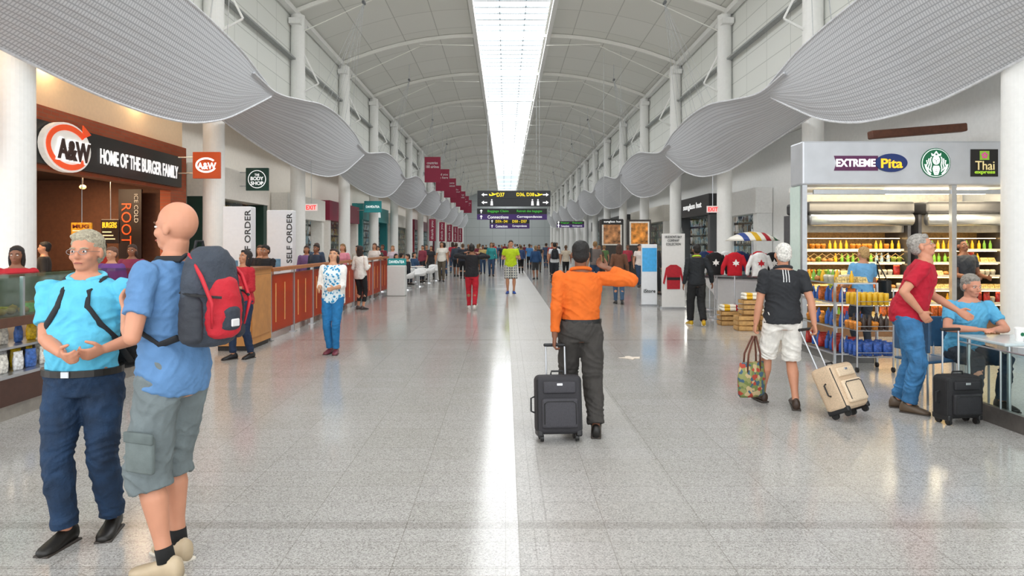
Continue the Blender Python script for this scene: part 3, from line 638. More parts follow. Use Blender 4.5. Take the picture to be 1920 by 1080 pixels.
P_=person('person in red shirt and navy jeans at the wooden counter',-3.90,10.15,150,1.62,2,top='#b01c2a',slv=.9,bot='#1c2c47',hair='long',hc='#1c1210',fem=True,RW=(.05,.28,1.15),LW=(-.12,.24,1.15),RA=(.1,.12,.08),LA=(-.06,-.1,.08),shoe='#16161a',skin='#b07a5a',hp=-.2)
S_=person('blonde person in light blue shirt looking at food shelves',5.75,11.0,10,1.66,2,top='#6fa8d2',slv=.6,bot='#2d333d',hair='short',hc='#b99560',fem=True,w=1.15,RW=(.2,.3,1.1),LW=(-.2,.25,1.05))
bg=thing('shoulder_bag','black shoulder bag hanging at the hip','bag',(6.06,10.93,0),.1)
mk(MB().rbox((0,0,.98),(.1,.26,.3),.03,3),'bag_body',BLACK,bg,smooth=True)
mk(MB().tube([(0,.1,1.1),(-.08,.05,1.3),(-.12,0,1.44),(-.08,-.05,1.3),(0,-.1,1.1)],.01,6),'bag_strap',BLACK,bg)
T_=person('shop worker in dark patterned shirt behind the display',8.0,11.9,190,1.80,2,top='#3b3f46',bot='#1c1c1e',hair='short',hc='#1a1512',skin='#8a5b43',hp=-.3,RW=(.15,.3,1.1),LW=(-.15,.3,1.1))
O_=person('person in black polo standing behind the orange partition',-4.9,13.9,165,1.68,2,top='#17171b',bot='#1c1c1e',hair='short',hc='#120e0c',skin='#9a6a4e',RW=(.1,.3,1.05),LW=(-.15,.3,1.05))
Q_=person('person with long brown hair in dark top behind the partition',-5.25,14.6,-170,1.68,1,top='#2a2226',bot='#1c1c1e',hair='long',hc='#4a3022',fem=True,slv=1)
R_=person('person in dark shirt behind the self order kiosk',-6.3,15.8,160,1.76,1,top='#30343c',bot='#1c1c1e',hc='#120e0c')
U=[(-5.95,8.3,'#b3202c','long','#1a1210',1.68,200),(-6.3,10.9,'#6a3f86','short','#6b4a3a',1.66,170),(-6.9,12.6,'#7d2a4a','bob','#3a261d',1.7,190),(-6.2,13.0,'#24303c','short','#171210',1.72,150),(-7.0,14.6,'#9a2f3a','long','#2a1b15',1.68,170),(-8.8,13.0,'#2a2624','short','#171210',1.75,120),(-8.9,15.0,'#c13424','short','#171210',1.75,100),
 (-5.6,12.3,'#d8d2c8','short','#3a2a20',1.62,200),(-5.0,18.0,'#2f3a4c','short','#2a1d15',1.7,160),(-5.6,19.2,'#7a5a8a','bob','#3a261d',1.66,190),(-6.2,17.6,'#c9a23a','short','#171210',1.7,150),(-5.9,21.3,'#36475e','short','#4a3022',1.74,170),(-4.9,22.6,'#b8b2a8','long','#2a1b15',1.66,150)]
for xx,yy,c,hr,hcc,hh,fc in U:
    person('customer in the burger shop seating area',xx,yy,fc,hh,1,top=c,bot='#23262c',hair=hr,hc=hcc,skin=random.choice(['#c58d6d','#8a5b43','#b07a5a']),slv=.9)
crowd=[(-4.9,20.5,170,'#d9899a','bob',1),(-4.8,29,180,'#c9b9c4','bob',1),(-3.6,33,160,'#2c2c30','long',1),(-5.6,31,150,'#7a2a36','short',0),(-2.6,36,0,'#3c4450','short',0),(-1.7,42,0,'#7a2b3c','long',1),
(-.75,36,180,'#2f8f92','long',1),(-.9,48,0,'#e6e6e6','short',0),(-.3,52,180,'#30343c','short',0),(.9,40,0,'#3a4f7a','short',0),(1.6,46,0,'#4a86c0','short',0),(1.45,33,5,'#24466f','short',0),(2.6,38,180,'#a03a3a','short',0),
(3.2,44,0,'#d8d3c9','long',1),(3.4,26,10,'#6e6460','short',0),(4.1,30,170,'#5d4a3a','long',1),(5.3,27,190,'#e9dcd6','bob',1),(5.9,33,160,'#b03a4a','short',0),(-2.2,55,180,'#c9c2b4','short',0),(.5,60,0,'#7f8a95','short',0),(-1.4,66,0,'#b5a28c','short',0),
(1.2,70,0,'#2a2a2e','short',0),(2.2,58,180,'#e0e0e0','short',0),(-.1,75,0,'#8c2b35','short',0),(-3.4,47,180,'#2c3a55','short',0),(-3.0,60,0,'#d0c4b8','short',0),(3.9,52,180,'#38424c','short',0),(4.3,38,0,'#8f2f38','short',0),(-4.4,38,180,'#30343c','short',0),
(-3.1,40,0,'#b8384a','long',1),(-2.4,44,180,'#3b2f2a','short',0),(-1.9,50,0,'#d9c9a8','short',0),(-3.9,52,0,'#a8b4c0','short',0),(-1.0,57,180,'#c43a3a','long',1),(.3,47,0,'#2f2f33','short',0),(1.1,53,180,'#6f8f5a','short',0),(2.9,49,0,'#44506a','short',0),(3.6,60,0,'#b0a090','short',0),(-.6,62,0,'#486a9a','short',0),(.9,64,180,'#d8d8d8','long',1),(1.8,66,0,'#7a2b3c','short',0),(-2.0,70,0,'#3a3a3e','short',0),
(-4.2,34.5,150,'#8c3a4a','short',0),(-3.3,36.5,20,'#d6d0c6','bob',1),(5.0,23,200,'#2a2a2e','short',0),(4.9,34,10,'#5a7a4a','short',0),
(-2.9,31,180,'#e2ddd4','long',1),(-2.1,33.5,0,'#2a2e38','short',0),(-1.3,39,180,'#c8b070','short',0),(-5.1,27.2,160,'#3a5a4a','short',0),(-5.7,24,170,'#a8a098','bob',1),(2.0,41,180,'#2b2b2f','long',1),(3.0,34,0,'#c5b8a5','short',0),(.2,43,180,'#a83a4a','long',1)]
for xx,yy,fc,c,hr,fm in crowd:
    a=random.uniform(-.2,.2)
    person('traveller walking along the concourse',xx,yy,fc,random.uniform(1.62,1.84),1,top=c,slv=random.choice([.55,.55,1]),bot=random.choice(['#23262e','#2f4460','#3a3a3c','#5b5245','#1b1b1d']),bl=random.choice([1,1,.5]),
      hair=hr,hc=random.choice(['#1c1411','#3a261b','#5a4028','#8a6a42']),fem=bool(fm),skin=random.choice(['#c58d6d','#8a5b43','#b98464']),RA=(.09,a,.09),LA=(-.09,-a,.09),group='travellers in the concourse')
# ---------------------------------------------------------------- left: burger shop
BR=panel_mat('red_brick',(1,2,0),.22,.075,.007,'#a04a2a','#a95534','#8c5c42',.8,.5)
st=thing('storefront','brick burger shop front with black fascia sign','shop front',(-8.0,14,0))
mk(MB().box(-.25,.0,-6,3.1,3.0,4.1).box(-.25,.0,2.3,3.1,0,2.999),'brick_surround',BR,st)
mk(MB().box(0.001,.1,-3.2,2.65,3.08,3.82),'fascia_board',M('#17130f',.35),st)
txt('HOME OF THE BURGER FAMILY',3.15,.30,(.12,.85,3.42),RL,LWHITE,st,.02)
lg=thing('round_sign','oval white and orange burger logo sign with dark letters','sign',(-7.88,12.15,3.42))
flat(circ(.66,.44),(0,0,0),RL,M('#e8e6e0',.4,emit=.3,var=0),lg,'sign_disc',.10)
def strip(rx,ry,wd,a0,a1,loc,rot,mat,parent,name,th=.02,n=36):
    o=[(rx*math.cos(a0+(a1-a0)*i/n),ry*math.sin(a0+(a1-a0)*i/n)) for i in range(n+1)]
    i_=[((rx-wd)*math.cos(a0+(a1-a0)*i/n),(ry-wd)*math.sin(a0+(a1-a0)*i/n)) for i in range(n+1)]
    v=[(x,y,0) for x,y in o]+[(x,y,0) for x,y in i_]+[(x,y,th) for x,y in o]+[(x,y,th) for x,y in i_]; m=n+1; f=[]
    for i in range(n): f+=[(i,i+1,m+i+1,m+i),(2*m+i,3*m+i,3*m+i+1,2*m+i+1),(i,2*m+i,2*m+i+1,i+1),(m+i,m+i+1,3*m+i+1,3*m+i)]
    ob=mk(MB().add(v,f),name,mat,parent,loc=loc); ob.rotation_euler=rot; return ob
OR=M('#e8501f',.4,emit=.4,var=0); BRN=M('#3a1c10',.4)
strip(.60,.40,.10,math.radians(40),math.radians(335),(.10,0,0),RL,OR,lg,'orange_ring')
flat([(-.02,.20),(.22,.30),(-.02,.44)],(.10,.42,.02),RL,OR,lg,'arrow_head',.02)
txt('A&W',.98,.42,(.125,.10,-.05),RL,LWHITE,lg,.07,name='lettering_outline',ext=.015)
txt('A&W',.92,.36,(.145,.10,-.05),RL,BRN,lg,.03,ext=.015)
mk(MB().box(-12.6,-12.5,7,17.2,0,4.1),'wall_shop_back',M('#4f3320',.7),kind='structure',label='dark brown back wall of the burger shop')
mk(MB().box(-12.5,-8.25,17.1,17.2,0,4.1),'wall_shop_side',M('#5d3822',.7),kind='structure',label='brown side wall of the burger shop')
mk(MB().box(-12.5,-8.25,7,17.1,3.3,3.4),'ceiling_shop',M('#3a261a',.7),kind='structure',label='dark ceiling of the burger shop')
cn=thing('service_counter','burger shop service counter with wooden front','counter',(-10.3,13.5,0))
mk(MB().box(-.35,.35,-4,3.2,0,1.0),'counter_body',M('#7c4a28',.5),cn); mk(MB().box(-.4,.42,-4.1,3.3,1.0,1.05),'worktop',STEEL,cn)
for i,(xx,yy,ww,hh,c,tx,tc) in enumerate([(-9.25,14.9,.44,.34,'#d8951a','MUG','#7a1c12'),(-9.2,15.9,.42,.56,'#20140f','BURGERS','#e8b830')]):
    b=thing('menu_board','illuminated menu board over the service counter','sign',(xx,yy,2.0))
    mk(MB().rbox((0,0,0),(ww,.06,hh),.01,1),'panel',M(c,.4,emit=.3,var=.3),b); txt(tx,ww*.8,hh*.24,(0,-.04,hh*.26),RF,M(tc,.5,emit=.5 if c!='#d8951a' else 0,var=0),b,.02)
    for q in range(3): mk(MB().box(-ww*.4,ww*(.1+.1*q),-.042,-.032,-hh*.05-.08*q,-hh*.05-.08*q+.025),'menu_line',M('#ead9b0',.5,emit=.4),b)
    mk(MB().cyl((0,0,hh/2),(0,0,1.3),.01,n=6),'hanger',STEEL,b)
rs=thing('wall_sign','vertical orange lettering panel inside the shop','sign',(-9.2,16.75,2.2))
mk(MB().box(-.28,.28,-.03,.03,-.85,.85),'panel',M('#23130d',.5),rs)
VR=Matrix(((0,1,0),(0,0,-1),(-1,0,0))).to_euler()
txt('ICE COLD',.7,.10,(.16,-.04,.38),(0,0,0),M('#b8b4ac',.5,emit=.05,var=0),rs,.0).rotation_euler=VR
txt('ROOT',1.0,.24,(-.08,-.04,.0),(0,0,0),M('#c8501c',.5,emit=.15,var=0),rs,.0).rotation_euler=VR
pl=None
for i in range(3):
    if pl is None:
        pl=thing('pendant_lamp','warm glowing pendant lamp','lamp',(-9.6,11.5,3.0),group='shop pendant lamps')
        mk(MB().ell((0,0,0),(.07,.07,.05)),'bulb',M('#ffb868',.4,emit=3,var=0),pl,smooth=True); mk(MB().cyl((0,0,.05),(0,0,.3),.008,n=6),'cord',BLACK,pl)
    else: dup(pl,(-9.6,11.5+i*2.0,3.0))
def blade(label,x,y,z,w,h,bg,draw):
    b=thing('blade_sign',label,'sign',(x,y,z)); mk(MB().rbox((0,0,0),(w,.08,h),.01,1),'panel',M(bg,.4,emit=.08,var=.02),b)
    for e in(-1,1): mk(MB().cyl((-w/2,0,e*h*.3),(-w/2-.35,0,e*h*.3),.015,n=8),'sign_bracket',STEEL,b)
    draw(b); return b
def d1(b):
    strip(.25,.18,.045,math.radians(40),math.radians(335),(0,-.042,0),RF,LWHITE,b,'logo_ring',.008); txt('A&W',.44,.16,(0.02,-.055,-.02),RF,LWHITE,b,.03)
blade('square orange burger shop blade sign with white oval logo',-7.0,16.0,3.55,.64,.62,'#c84e1c',d1)
def d2(b):
    strip(.27,.27,.02,0,6.283,(0,-.042,0),RF,LWHITE,b,'logo_ring',.006)
    txt('THE',.14,.07,(0,-.045,.13),RF,LWHITE,b,.01); txt('BODY',.38,.11,(0,-.045,.02),RF,LWHITE,b,.02); txt('SHOP',.38,.11,(0,-.045,-.12),RF,LWHITE,b,.02)
blade('dark green square cosmetics shop blade sign with white text',-7.45,20.5,3.65,.68,.68,'#12382e',d2)
def d3b(b): txt('DAVIDsTEA',.7,.12,(0,-.05,0),RF,LWHITE,b,.01)
blade('teal rectangular tea shop blade sign',-6.9,35.5,3.65,.9,.6,'#1f7f83',d3b)
for xx,yy in((-5.85,15.0),(-5.45,16.6)):
    b=thing('order_kiosk','white self order kiosk panel with vertical lettering','kiosk',(xx,yy,0))
    mk(MB().rbox((0,0,1.55),(.62,.3,1.95),.02,2),'panel',M('#e8eaee',.4,var=.02),b); mk(MB().box(-.25,.25,-.12,.12,0,.58),'stand',STEEL,b)
    txt('SELF ORDER',1.2,.13,(.24,-.155,1.85),(math.pi/2,-math.pi/2,0),M('#333333',.5),b,.01)
    mk(MB().rbox((-.08,-.155,1.2),(.22,.02,.3),.01,1),'touch_screen',M('#5f7f95',.2,emit=.2,var=.2),b)
WOOD=panel_mat('oak_planks',(1,2,0),.9,.3,.004,'#c98d4e','#bd8246','#8a5a2c',.5)
cb=thing('wooden_cabinet','light oak waste cabinet at the end of the partition','cabinet',(-4.35,11.35,0))
mk(MB().box(-.28,.28,-.5,.5,.08,1.28),'carcass',WOOD,cb); mk(MB().box(-.3,.3,-.52,.52,1.281,1.32),'worktop',M('#8f5c30',.4),cb); mk(MB().box(-.24,.24,-.46,.46,0,.08),'plinth',DARK,cb)
mk(MB().box(.281,.295,-.42,.42,.2,1.15),'door',M('#c48749',.45,var=.15,scale=5),cb)
def orfn(nt,b):
    o=nt.nodes['Material Output']; b.inputs['Base Color'].default_value=lin('#cc4a1c')+(1,); b.inputs['Roughness'].default_value=.3
    t=nt.nodes.new('ShaderNodeBsdfTransparent'); t.inputs['Color'].default_value=lin('#ee8850')+(1,); x=nt.nodes.new('ShaderNodeMixShader')
    x.inputs['Fac'].default_value=.5; nt.links.new(t.outputs[0],x.inputs[1]); nt.links.new(b.outputs[0],x.inputs[2]); nt.links.new(x.outputs[0],o.inputs['Surface'])
pp=None; OM=node_mat('translucent_red_panel',orfn)
for i in range(9):
    yy=12.0+1.32*i
    if pp is None:
        pp=thing('partition_panel','translucent orange red partition panel between steel posts with rail','partition',(-4.15,yy,0),group='orange red partition panels')
        mk(MB().box(-.015,.015,.06,1.26,.14,1.16),'red_panel',OM,pp)
        mk(MB().box(-.03,.03,-.03,.03,0.016,1.219).box(-.06,.06,-.06,.06,0,.015),'post',STEEL,pp)
        mk(MB().box(-.08,.08,-.03,1.29,1.22,1.28),'handrail',M('#a8683a',.45),pp)
        for zz in(.14,1.14): mk(MB().box(-.02,.02,.06,1.26,zz,zz+.02),'panel_rail',M('#8a3c22',.5),pp)
        for q in range(2): mk(MB().box(.017,.022,.25+.5*q,.30+.5*q,.3,1.0),'panel_graphic',M('#e0a060',.5),pp)
    else: dup(pp,(-4.15,yy,0))
dt=None
for (x,y) in((-5.3,13.2),(-5.9,14.3),(-4.95,17.2),(-5.1,19.0),(-6.4,11.9),(-4.95,21.2)):
    if dt is None:
        dt=thing('dining_table','small wooden food court table on a steel pedestal','table',(x,y,0),group='food court tables')
        mk(MB().rbox((0,0,.74),(.6,.6,.03),.01,2),'table_top',M('#b98a56',.4),dt); mk(MB().cyl((0,0,.02),(0,0,.73),.03),'pedestal',STEEL,dt); mk(MB().cyl((0,0,0),(0,0,.02),.22,n=24),'base',STEEL,dt)
    else: dup(dt,(x,y,0))
# display counter
dc=thing('display_counter','long food display counter with glass top and open shelves','counter',(-5.2,6.9,0))
Y0,Y1=-2.6,2.45
mk(MB().box(-.4,.38,Y0,Y1,0,.139),'plinth',M('#9a948c',.35,.4),dc); mk(MB().box(-.4,.40,Y0,Y1,.14,.399),'lower_panel',M('#4a3027',.5),dc)
mk(MB().box(-.4,-.1,Y0,Y1,.40,.899),'shelf_back',M('#8a7d70',.5),dc)
mk(MB().box(-.099,.40,Y0,Y1,.40,.43),'shelf',STEEL,dc); mk(MB().box(-.099,.30,Y0,Y1,.66,.685),'shelf',STEEL,dc); mk(MB().box(-.42,.43,Y0,Y1,.90,.99),'worktop',M('#5c3b2c',.4),dc)
mk(MB().box(-.05,.0,Y0+.1,Y1-.1,.875,.895),'added_shelf_glow',M('#fff0d8',.5,emit=5,var=0),dc)  # glowing strip added to brighten the goods under the worktop
mk(MB().box(.37,.385,Y0,Y1,.991,1.36).box(-.38,.40,Y0,Y1,1.361,1.375),'glass_screen',glass(),dc)
for q in range(5): mk(MB().box(.36,.395,Y0+q*1.25,Y0+q*1.25+.025,.991,1.38),'glass_post',STEEL,dc)
mk(MB().box(-.38,-.34,Y0,Y1,.991,1.36),'rear_panel',M('#9a8a7a',.4),dc)
def proto(name,label,cat,mb,mat,grp,smooth=True): return (name,label,cat,mb.mesh(name),mat,grp,smooth)
def place(pr,loc,rz=0):
    name,label,cat,me,mat,grp,sm=pr
    if not me.materials:
        me.materials.append(mat)
        if sm: me.polygons.foreach_set('use_smooth',[True]*len(me.polygons))
    o=bpy.data.objects.new(name,me); o.location=loc; o.rotation_euler[2]=rz
    return put(o,None,label,cat,grp)
def bag_mb():
    return MB().secs([(V((0,0,.0)),V((.055,0,0)),V((0,.012,0))),(V((0,0,.02)),V((.06,0,0)),V((0,.03,0))),(V((0,0,.1)),V((.065,0,0)),V((0,.035,0))),(V((0,0,.16)),V((.058,0,0)),V((0,.015,0))),(V((0,0,.19)),V((.06,0,0)),V((0,.003,0)))],12)
def bottle_mb(h=.22,r=.033): return MB().tube([(0,0,0),(0,0,.01),(0,0,h*.6),(0,0,h*.8),(0,0,h*.86),(0,0,h)],[r*.9,r,r,r*.45,r*.4,r*.4],12)
def box_mb(): return MB().add([(-.07,-.05,0),(.07,-.05,0),(.07,.05,0),(-.07,.05,0),(-.06,-.01,.09),(.06,-.01,.09),(.06,.045,.09),(-.06,.045,.09)],[(0,3,2,1),(4,5,6,7),(0,1,5,4),(1,2,6,5),(2,3,7,6),(3,0,4,7)])
def cup_mb(): return MB().tube([(0,0,0),(0,0,.08),(0,0,.085),(0,0,.11)],[.038,.05,.053,.035],12)
def ban_mb(): return MB().tube([(-.09,0,.03),(-.05,0,.018),(0,0,.018),(.05,0,.018),(.09,0,.04)],[.008,.018,.018,.017,.007],8)
bags=[proto('snack_bag','shiny printed snack bag on the counter shelf','snack',bag_mb(),M(c,.3,var=.5,scale=34),'snack bags on the counter shelves') for c in('#3c63a8','#e8e3dc','#e9b21a','#d8d2c8','#c8402a')]
for zz,xo in((.43,.24),(.685,.12)):
    for j in range(26):
        for r_ in range(2 if zz<.5 else 1): place(random.choice(bags),(-5.2+xo-.14*r_+random.uniform(0,.04),6.9+Y0+.12+j*.19,zz),math.pi/2+random.uniform(-.3,.3))
fr=[proto('banana','yellow banana in the glass display','fruit',ban_mb(),M('#efc021',.5),'bananas in the display'),proto('pastry','golden wrapped pastry in the glass display','food',MB().ell((0,0,.035),(.06,.045,.035)),M('#c98b42',.6,var=.3),'pastries in the display'),proto('salad_box','green salad box in the glass display','food',box_mb(),M('#7da040',.4,var=.5,scale=40),'salad boxes in the display',False)]
for j in range(32):
    for r_ in range(3): place(fr[(j//3+r_)%3],(-5.40+r_*.2+random.uniform(-.02,.02),6.9+Y0+.12+j*.155,.991),random.uniform(0,3))
# ---------------------------------------------------------------- kiosk right
ks=thing('food_kiosk','silver framed food kiosk with fascia and lit shelves','kiosk',(0,0,0))
BS=M('#c9ccd1',.38,.45,var=.08,scale=2)
mk(MB().rbox((6.85,11.75,3.07),(3.7,.5,.74),.03,2),'fascia_panel',BS,ks)
for xx in(5.0,7.52,8.62): mk(MB().box(xx,xx+.08,11.5,11.58,0,2.699),'post',STEEL,ks)
mk(MB().box(5.0,5.05,11.62,12.0,.0,2.69),'end_glass',M('#d3e4dc',.2,var=.03),ks)
mk(MB().box(5.6,9.2,12.0,13.5,2.72,2.8),'canopy',M('#efede8',.5),ks)
mk(MB().box(5.85,9.3,13.9,14.0,0,2.71),'rear_panel',M('#d9d2c6',.5),ks)
mk(MB().box(5.2,8.6,11.52,11.56,2.55,2.62),'rail',STEEL,ks)
def logo1():
    b=thing('shop_logo','purple and blue pita restaurant logo','sign',(5.95,11.5,3.07))
    flat([(-.42,-.13),(.32,-.13),(.32,.12),(-.42,.12),(-.38,.0)],(0,0,0),RF,M('#5c2350',.4),b,'purple_panel',.01); flat(circ(.27,.155),(.54,-.012,0),RF,M('#16306e',.4,var=0),b,'blue_oval',.01)
    txt('EXTREME',.66,.13,(-.06,-.02,0),RF,LWHITE,b,.03); txt('Pita',.36,.16,(.54,-.03,-.01),RF,M('#ffc02a',.4,emit=.6,var=0),b,.02)
logo1()
def logo2():
    b=thing('shop_logo','round green coffee emblem with crowned figure','sign',(7.24,11.5,3.07))
    G_=M('#0c6b45',.4,var=0); flat(circ(.25,.25,40),(0,0,0),RF,G_,b,'green_disc',.01)
    flat(circ(.235,.235,40),(0,-.011,0),RF,LWHITE,b,'white_ring',.004); flat(circ(.225,.225,40),(0,-.016,0),RF,G_,b,'green_field',.004)
    flat(circ(.062,.078,24,0,.045),(0,-.021,0),RF,LWHITE,b,'face',.004)
    flat([(-.075,.115),(-.085,.165),(-.045,.140),(0,.20),(.045,.140),(.085,.165),(.075,.115)],(0,-.021,0),RF,LWHITE,b,'crown',.004)
    flat([(0,.172),(.008,.150),(.03,.150),(.012,.137),(.019,.117),(0,.130),(-.019,.117),(-.012,.137),(-.03,.150),(-.008,.150)],(0,-.026,0),RF,G_,b,'crown_star',.003)
    for e in(-1,1):
        for k_ in range(3):
            x0=.072+.034*k_; top=.10-.028*k_; L=[];Rr=[]
            for q in range(9):
                t=q/8; zz=top-t*(top+.15-.025*k_); wv=.010*math.sin(t*9+k_*.7)
                L.append((e*(x0+wv+.012*math.sin(t*3.1)),zz)); Rr.append((e*(x0+.017+wv+.012*math.sin(t*3.1)),zz))
            pts=L+Rr[::-1]; flat(pts[::-1] if e>0 else pts,(0,-.021,0),RF,LWHITE,b,'hair_wave',.004)
        tl=[(e*.10,-.205),(e*.145,-.165),(e*.185,-.09),(e*.20,-.02),(e*.175,-.03),(e*.155,-.09),(e*.12,-.15),(e*.085,-.18)]
        flat(tl if e>0 else tl[::-1],(0,-.025,0),RF,LWHITE,b,'tail_fin',.003)
    flat([(-.045,-.05),(.045,-.05),(.062,-.10),(.05,-.15),(.03,-.205),(-.03,-.205),(-.05,-.15),(-.062,-.10)],(0,-.021,0),RF,LWHITE,b,'torso',.004)
    for zz in(-.11,-.14,-.17): flat([(-.045,zz),(0,zz-.012),(.045,zz),(0,zz-.004)],(0,-.026,0),RF,G_,b,'scale_line',.003)
    for e in(-1,1): flat(circ(.010,.005,10,e*.025,.052),(0,-.026,0),RF,G_,b,'eye_mark',.003)
    flat([(-.004,.045),(.004,.045),(.007,.018),(-.007,.018)],(0,-.026,0),RF,G_,b,'nose_mark',.003); flat([(-.018,.002),(0,-.008),(.018,.002),(0,.005)],(0,-.026,0),RF,G_,b,'mouth_mark',.003)
logo2()
def logo3():
    b=thing('shop_logo','black square thai food logo with pink flower','sign',(8.06,11.5,3.07))
    flat([(-.23,-.23),(.23,-.23),(.23,.23),(-.23,.23)],(0,0,0),RF,M('#14100f',.4),b,'black_panel',.01)
    flat([(-.08,.05),(.08,.05),(.08,.2),(-.08,.2)],(0,-.011,0),RF,M('#8fbf3a',.4,emit=.2),b,'green_square',.003)
    for a in range(5):
        t=a*1.2566+.3; flat(circ(.022,.022,12,.035*math.cos(t),.125+.035*math.sin(t)),(0,-.015,0),RF,M('#d95a9a',.4,emit=.2),b,'petal',.003)
    txt('Thai',.32,.15,(0,-.02,-.045),RF,M('#f0dca0',.4,emit=.3,var=0),b,.0); txt('express',.34,.06,(0,-.02,-.17),RF,M('#a8d23a',.4,emit=.4,var=0),b,.02)
logo3()
WARM=M('#ffd28a',.5,emit=11,var=0)
GS='bottles on the kiosk shelves'
food=[proto('juice_bottle','yellow juice bottle on the kiosk shelf','bottle',bottle_mb(.17,.028),M('#f0b81c',.3,var=.15),GS),
 proto('juice_bottle','green juice bottle on the kiosk shelf','bottle',bottle_mb(.17,.028),M('#7fb83a',.3,var=.15),GS),
 proto('sandwich_box','clear sandwich box on the kiosk shelf','food box',box_mb(),M('#d0b070',.4,var=.7,scale=30),'sandwich boxes on the kiosk shelves',False),
 proto('salad_cup','fruit and salad cup on the kiosk shelf','food cup',cup_mb(),M('#97a840',.4,var=.6,scale=40),'cups on the kiosk shelves'),
 proto('snack_bag','printed snack bag on the kiosk shelf','snack',bag_mb(),M('#c9652a',.35,var=.6,scale=30),'snack bags on the kiosk shelves'),
 proto('yogurt_cup','pale yogurt cup on the kiosk shelf','food cup',cup_mb(),M('#e6dcc4',.4,var=.3),'cups on the kiosk shelves'),
 proto('water_bottle','clear water bottle on the kiosk shelf','bottle',bottle_mb(.18,.029),M('#a6bcc6',.15,var=.2),GS),
 proto('snack_bag','red snack bag on the kiosk shelf','snack',bag_mb(),M('#b23028',.35,var=.5,scale=30),'snack bags on the kiosk shelves'),
 proto('pastry','golden wrapped pastry on the kiosk shelf','food',MB().ell((0,0,.04),(.055,.05,.04)),M('#b97c3c',.5,var=.4,scale=30),'pastries on the kiosk shelves'),
 proto('fruit_cup','orange fruit cup on the kiosk shelf','food cup',cup_mb(),M('#d8862a',.4,var=.4,scale=40),'cups on the kiosk shelves')]
for x0,x1,first in((5.5,7.45,[0,0,9]),(7.65,9.25,[1,1,0])):
    fz=thing('display_fridge','open refrigerated display case with lit shelves','fridge',((x0+x1)/2,13.0,0)); hw=(x1-x0)/2
    mk(MB().box(-hw+.03,hw-.03,.36,.42,.1,2.25),'back_panel',M('#a58450',.5,var=.35,scale=30),fz)
    for e in(-1,1): mk(MB().box(e*hw-.03,e*hw+.03,-.4,.42,.0,2.25),'side_panel',M('#55555a',.35,.5),fz)
    mk(MB().rbox((0,-.1,2.37),(hw*2,1.0,.22),.05,3),'top_canopy',M('#2e2e31',.4),fz)
    mk(MB().tube([(-hw*.95,-.55,2.15),(hw*.95,-.55,2.15)],.11,16),'air_curtain',STEEL,fz,smooth=True)
    mk(MB().box(-hw+.04,hw-.04,-.3,.35,1.92,2.25),'header_panel',M('#a8a092',.4,.3),fz)
    mk(MB().box(-hw+.04,hw-.04,-.45,.35,0,.33),'plinth',M('#7a5a40',.5),fz)
    for i,zz in enumerate((1.60,1.36,1.12,.87,.62,.36)):
        mk(MB().box(-hw+.04,hw-.04,-.29-.03*i,.35,zz-.02,zz-.001),'shelf',M('#77726a',.4,.5),fz)
        mk(MB().box(-hw+.05,hw-.05,-.32-.03*i,-.30-.03*i,zz-.025,zz+.015),'price_rail',M('#cfc8b4',.5),fz)
        mk(MB().box(-hw+.06,hw-.06,-.20-.03*i,-.17-.03*i,zz+.205,zz+.216),'light_strip',WARM,fz)
        n=int((x1-x0-.16)/.098); j=0
        while j<n:
            pr=food[random.choice(first if i==0 else [2,3,4,5,7,8,9,0,6,2,3,8,1])]
            for q in range(random.choice([1,2,3])):
                if j>=n: break
                wide=pr[0] in('sandwich_box','snack_bag')
                place(pr,(x0+.14+j*.098+(.02 if wide else 0),12.80-.03*i+random.uniform(-.02,.02),zz),random.uniform(-.15,.15))
                if j%2==0: place(pr,(x0+.14+j*.098,12.98,zz),random.uniform(-.15,.15))
                j+=1.4 if wide else 1.1
mb=MB()
for i in range(12):
    a=5.55+i*.15; mb.cyl((a,12.62,1.42),(a+.16,12.62,1.53),.006,n=4); mb.cyl((a+.16,12.62,1.42),(a,12.62,1.53),.006,n=4)
mk(mb,'lattice',M('#c9a468',.4,.5),ks)
lt=thing('ceiling_light','long fluorescent lamp tube above the kiosk','lamp',(8.0,12.7,2.67)); mk(MB().box(-.9,.9,-.06,.06,-.04,.04),'lamp_tube',M('#fff3d8',.5,emit=8,var=0),lt)
# glass case and wire trolley
gc=thing('glass_case','low glass display case with steel frame','display case',(5.0,10.35,0))
mb=MB()
for a in(-.3,.3):
    for b_ in(-.6,.6): mb.box(a-.015,a+.015,b_-.015,b_+.015,0,1.15)
for zz in(.12,.5,.85,1.13):
    for a in(-.3,.3): mb.box(a-.012,a+.012,-.6,.6,zz,zz+.02)
    for b_ in(-.6,.6): mb.box(-.3,.3,b_-.012,b_+.012,zz,zz+.02)
mk(mb,'frame',STEEL,gc); mk(MB().box(-.29,.29,-.59,.59,.5,.505).box(-.29,.29,-.59,.59,.85,.855).box(-.29,.29,-.59,.59,1.13,1.135),'glass_pane',glass('#dfeeec',.12),gc)
mk(MB().box(-.28,.28,-.58,.58,0,.12),'base',M('#6b6a68',.4),gc)
wb=proto('water_bottle','blue capped water bottle in the glass case','bottle',bottle_mb(.19,.030),M('#2f62b8',.2,var=.2),'bottles in the glass case')
for zz in(.14,.507,.857,1.137):
    for j in range(8):
        for r_ in range(3): place(food[[7,9,4,0][int(zz*3)%4]] if (r_+j)%3==1 else wb if zz<1.1 else food[(j//2*3+2)%10],(4.83+.15*r_,9.83+j*.145,zz))
tr=thing('wire_trolley','chrome wire shelf trolley on castors','trolley',(4.9,9.25,0))
for a in(-.24,.24):
    for b_ in(-.2,.2): mk(MB().cyl((a,b_,.06),(a,b_,1.1),.011,n=8),'upright',STEEL,tr)
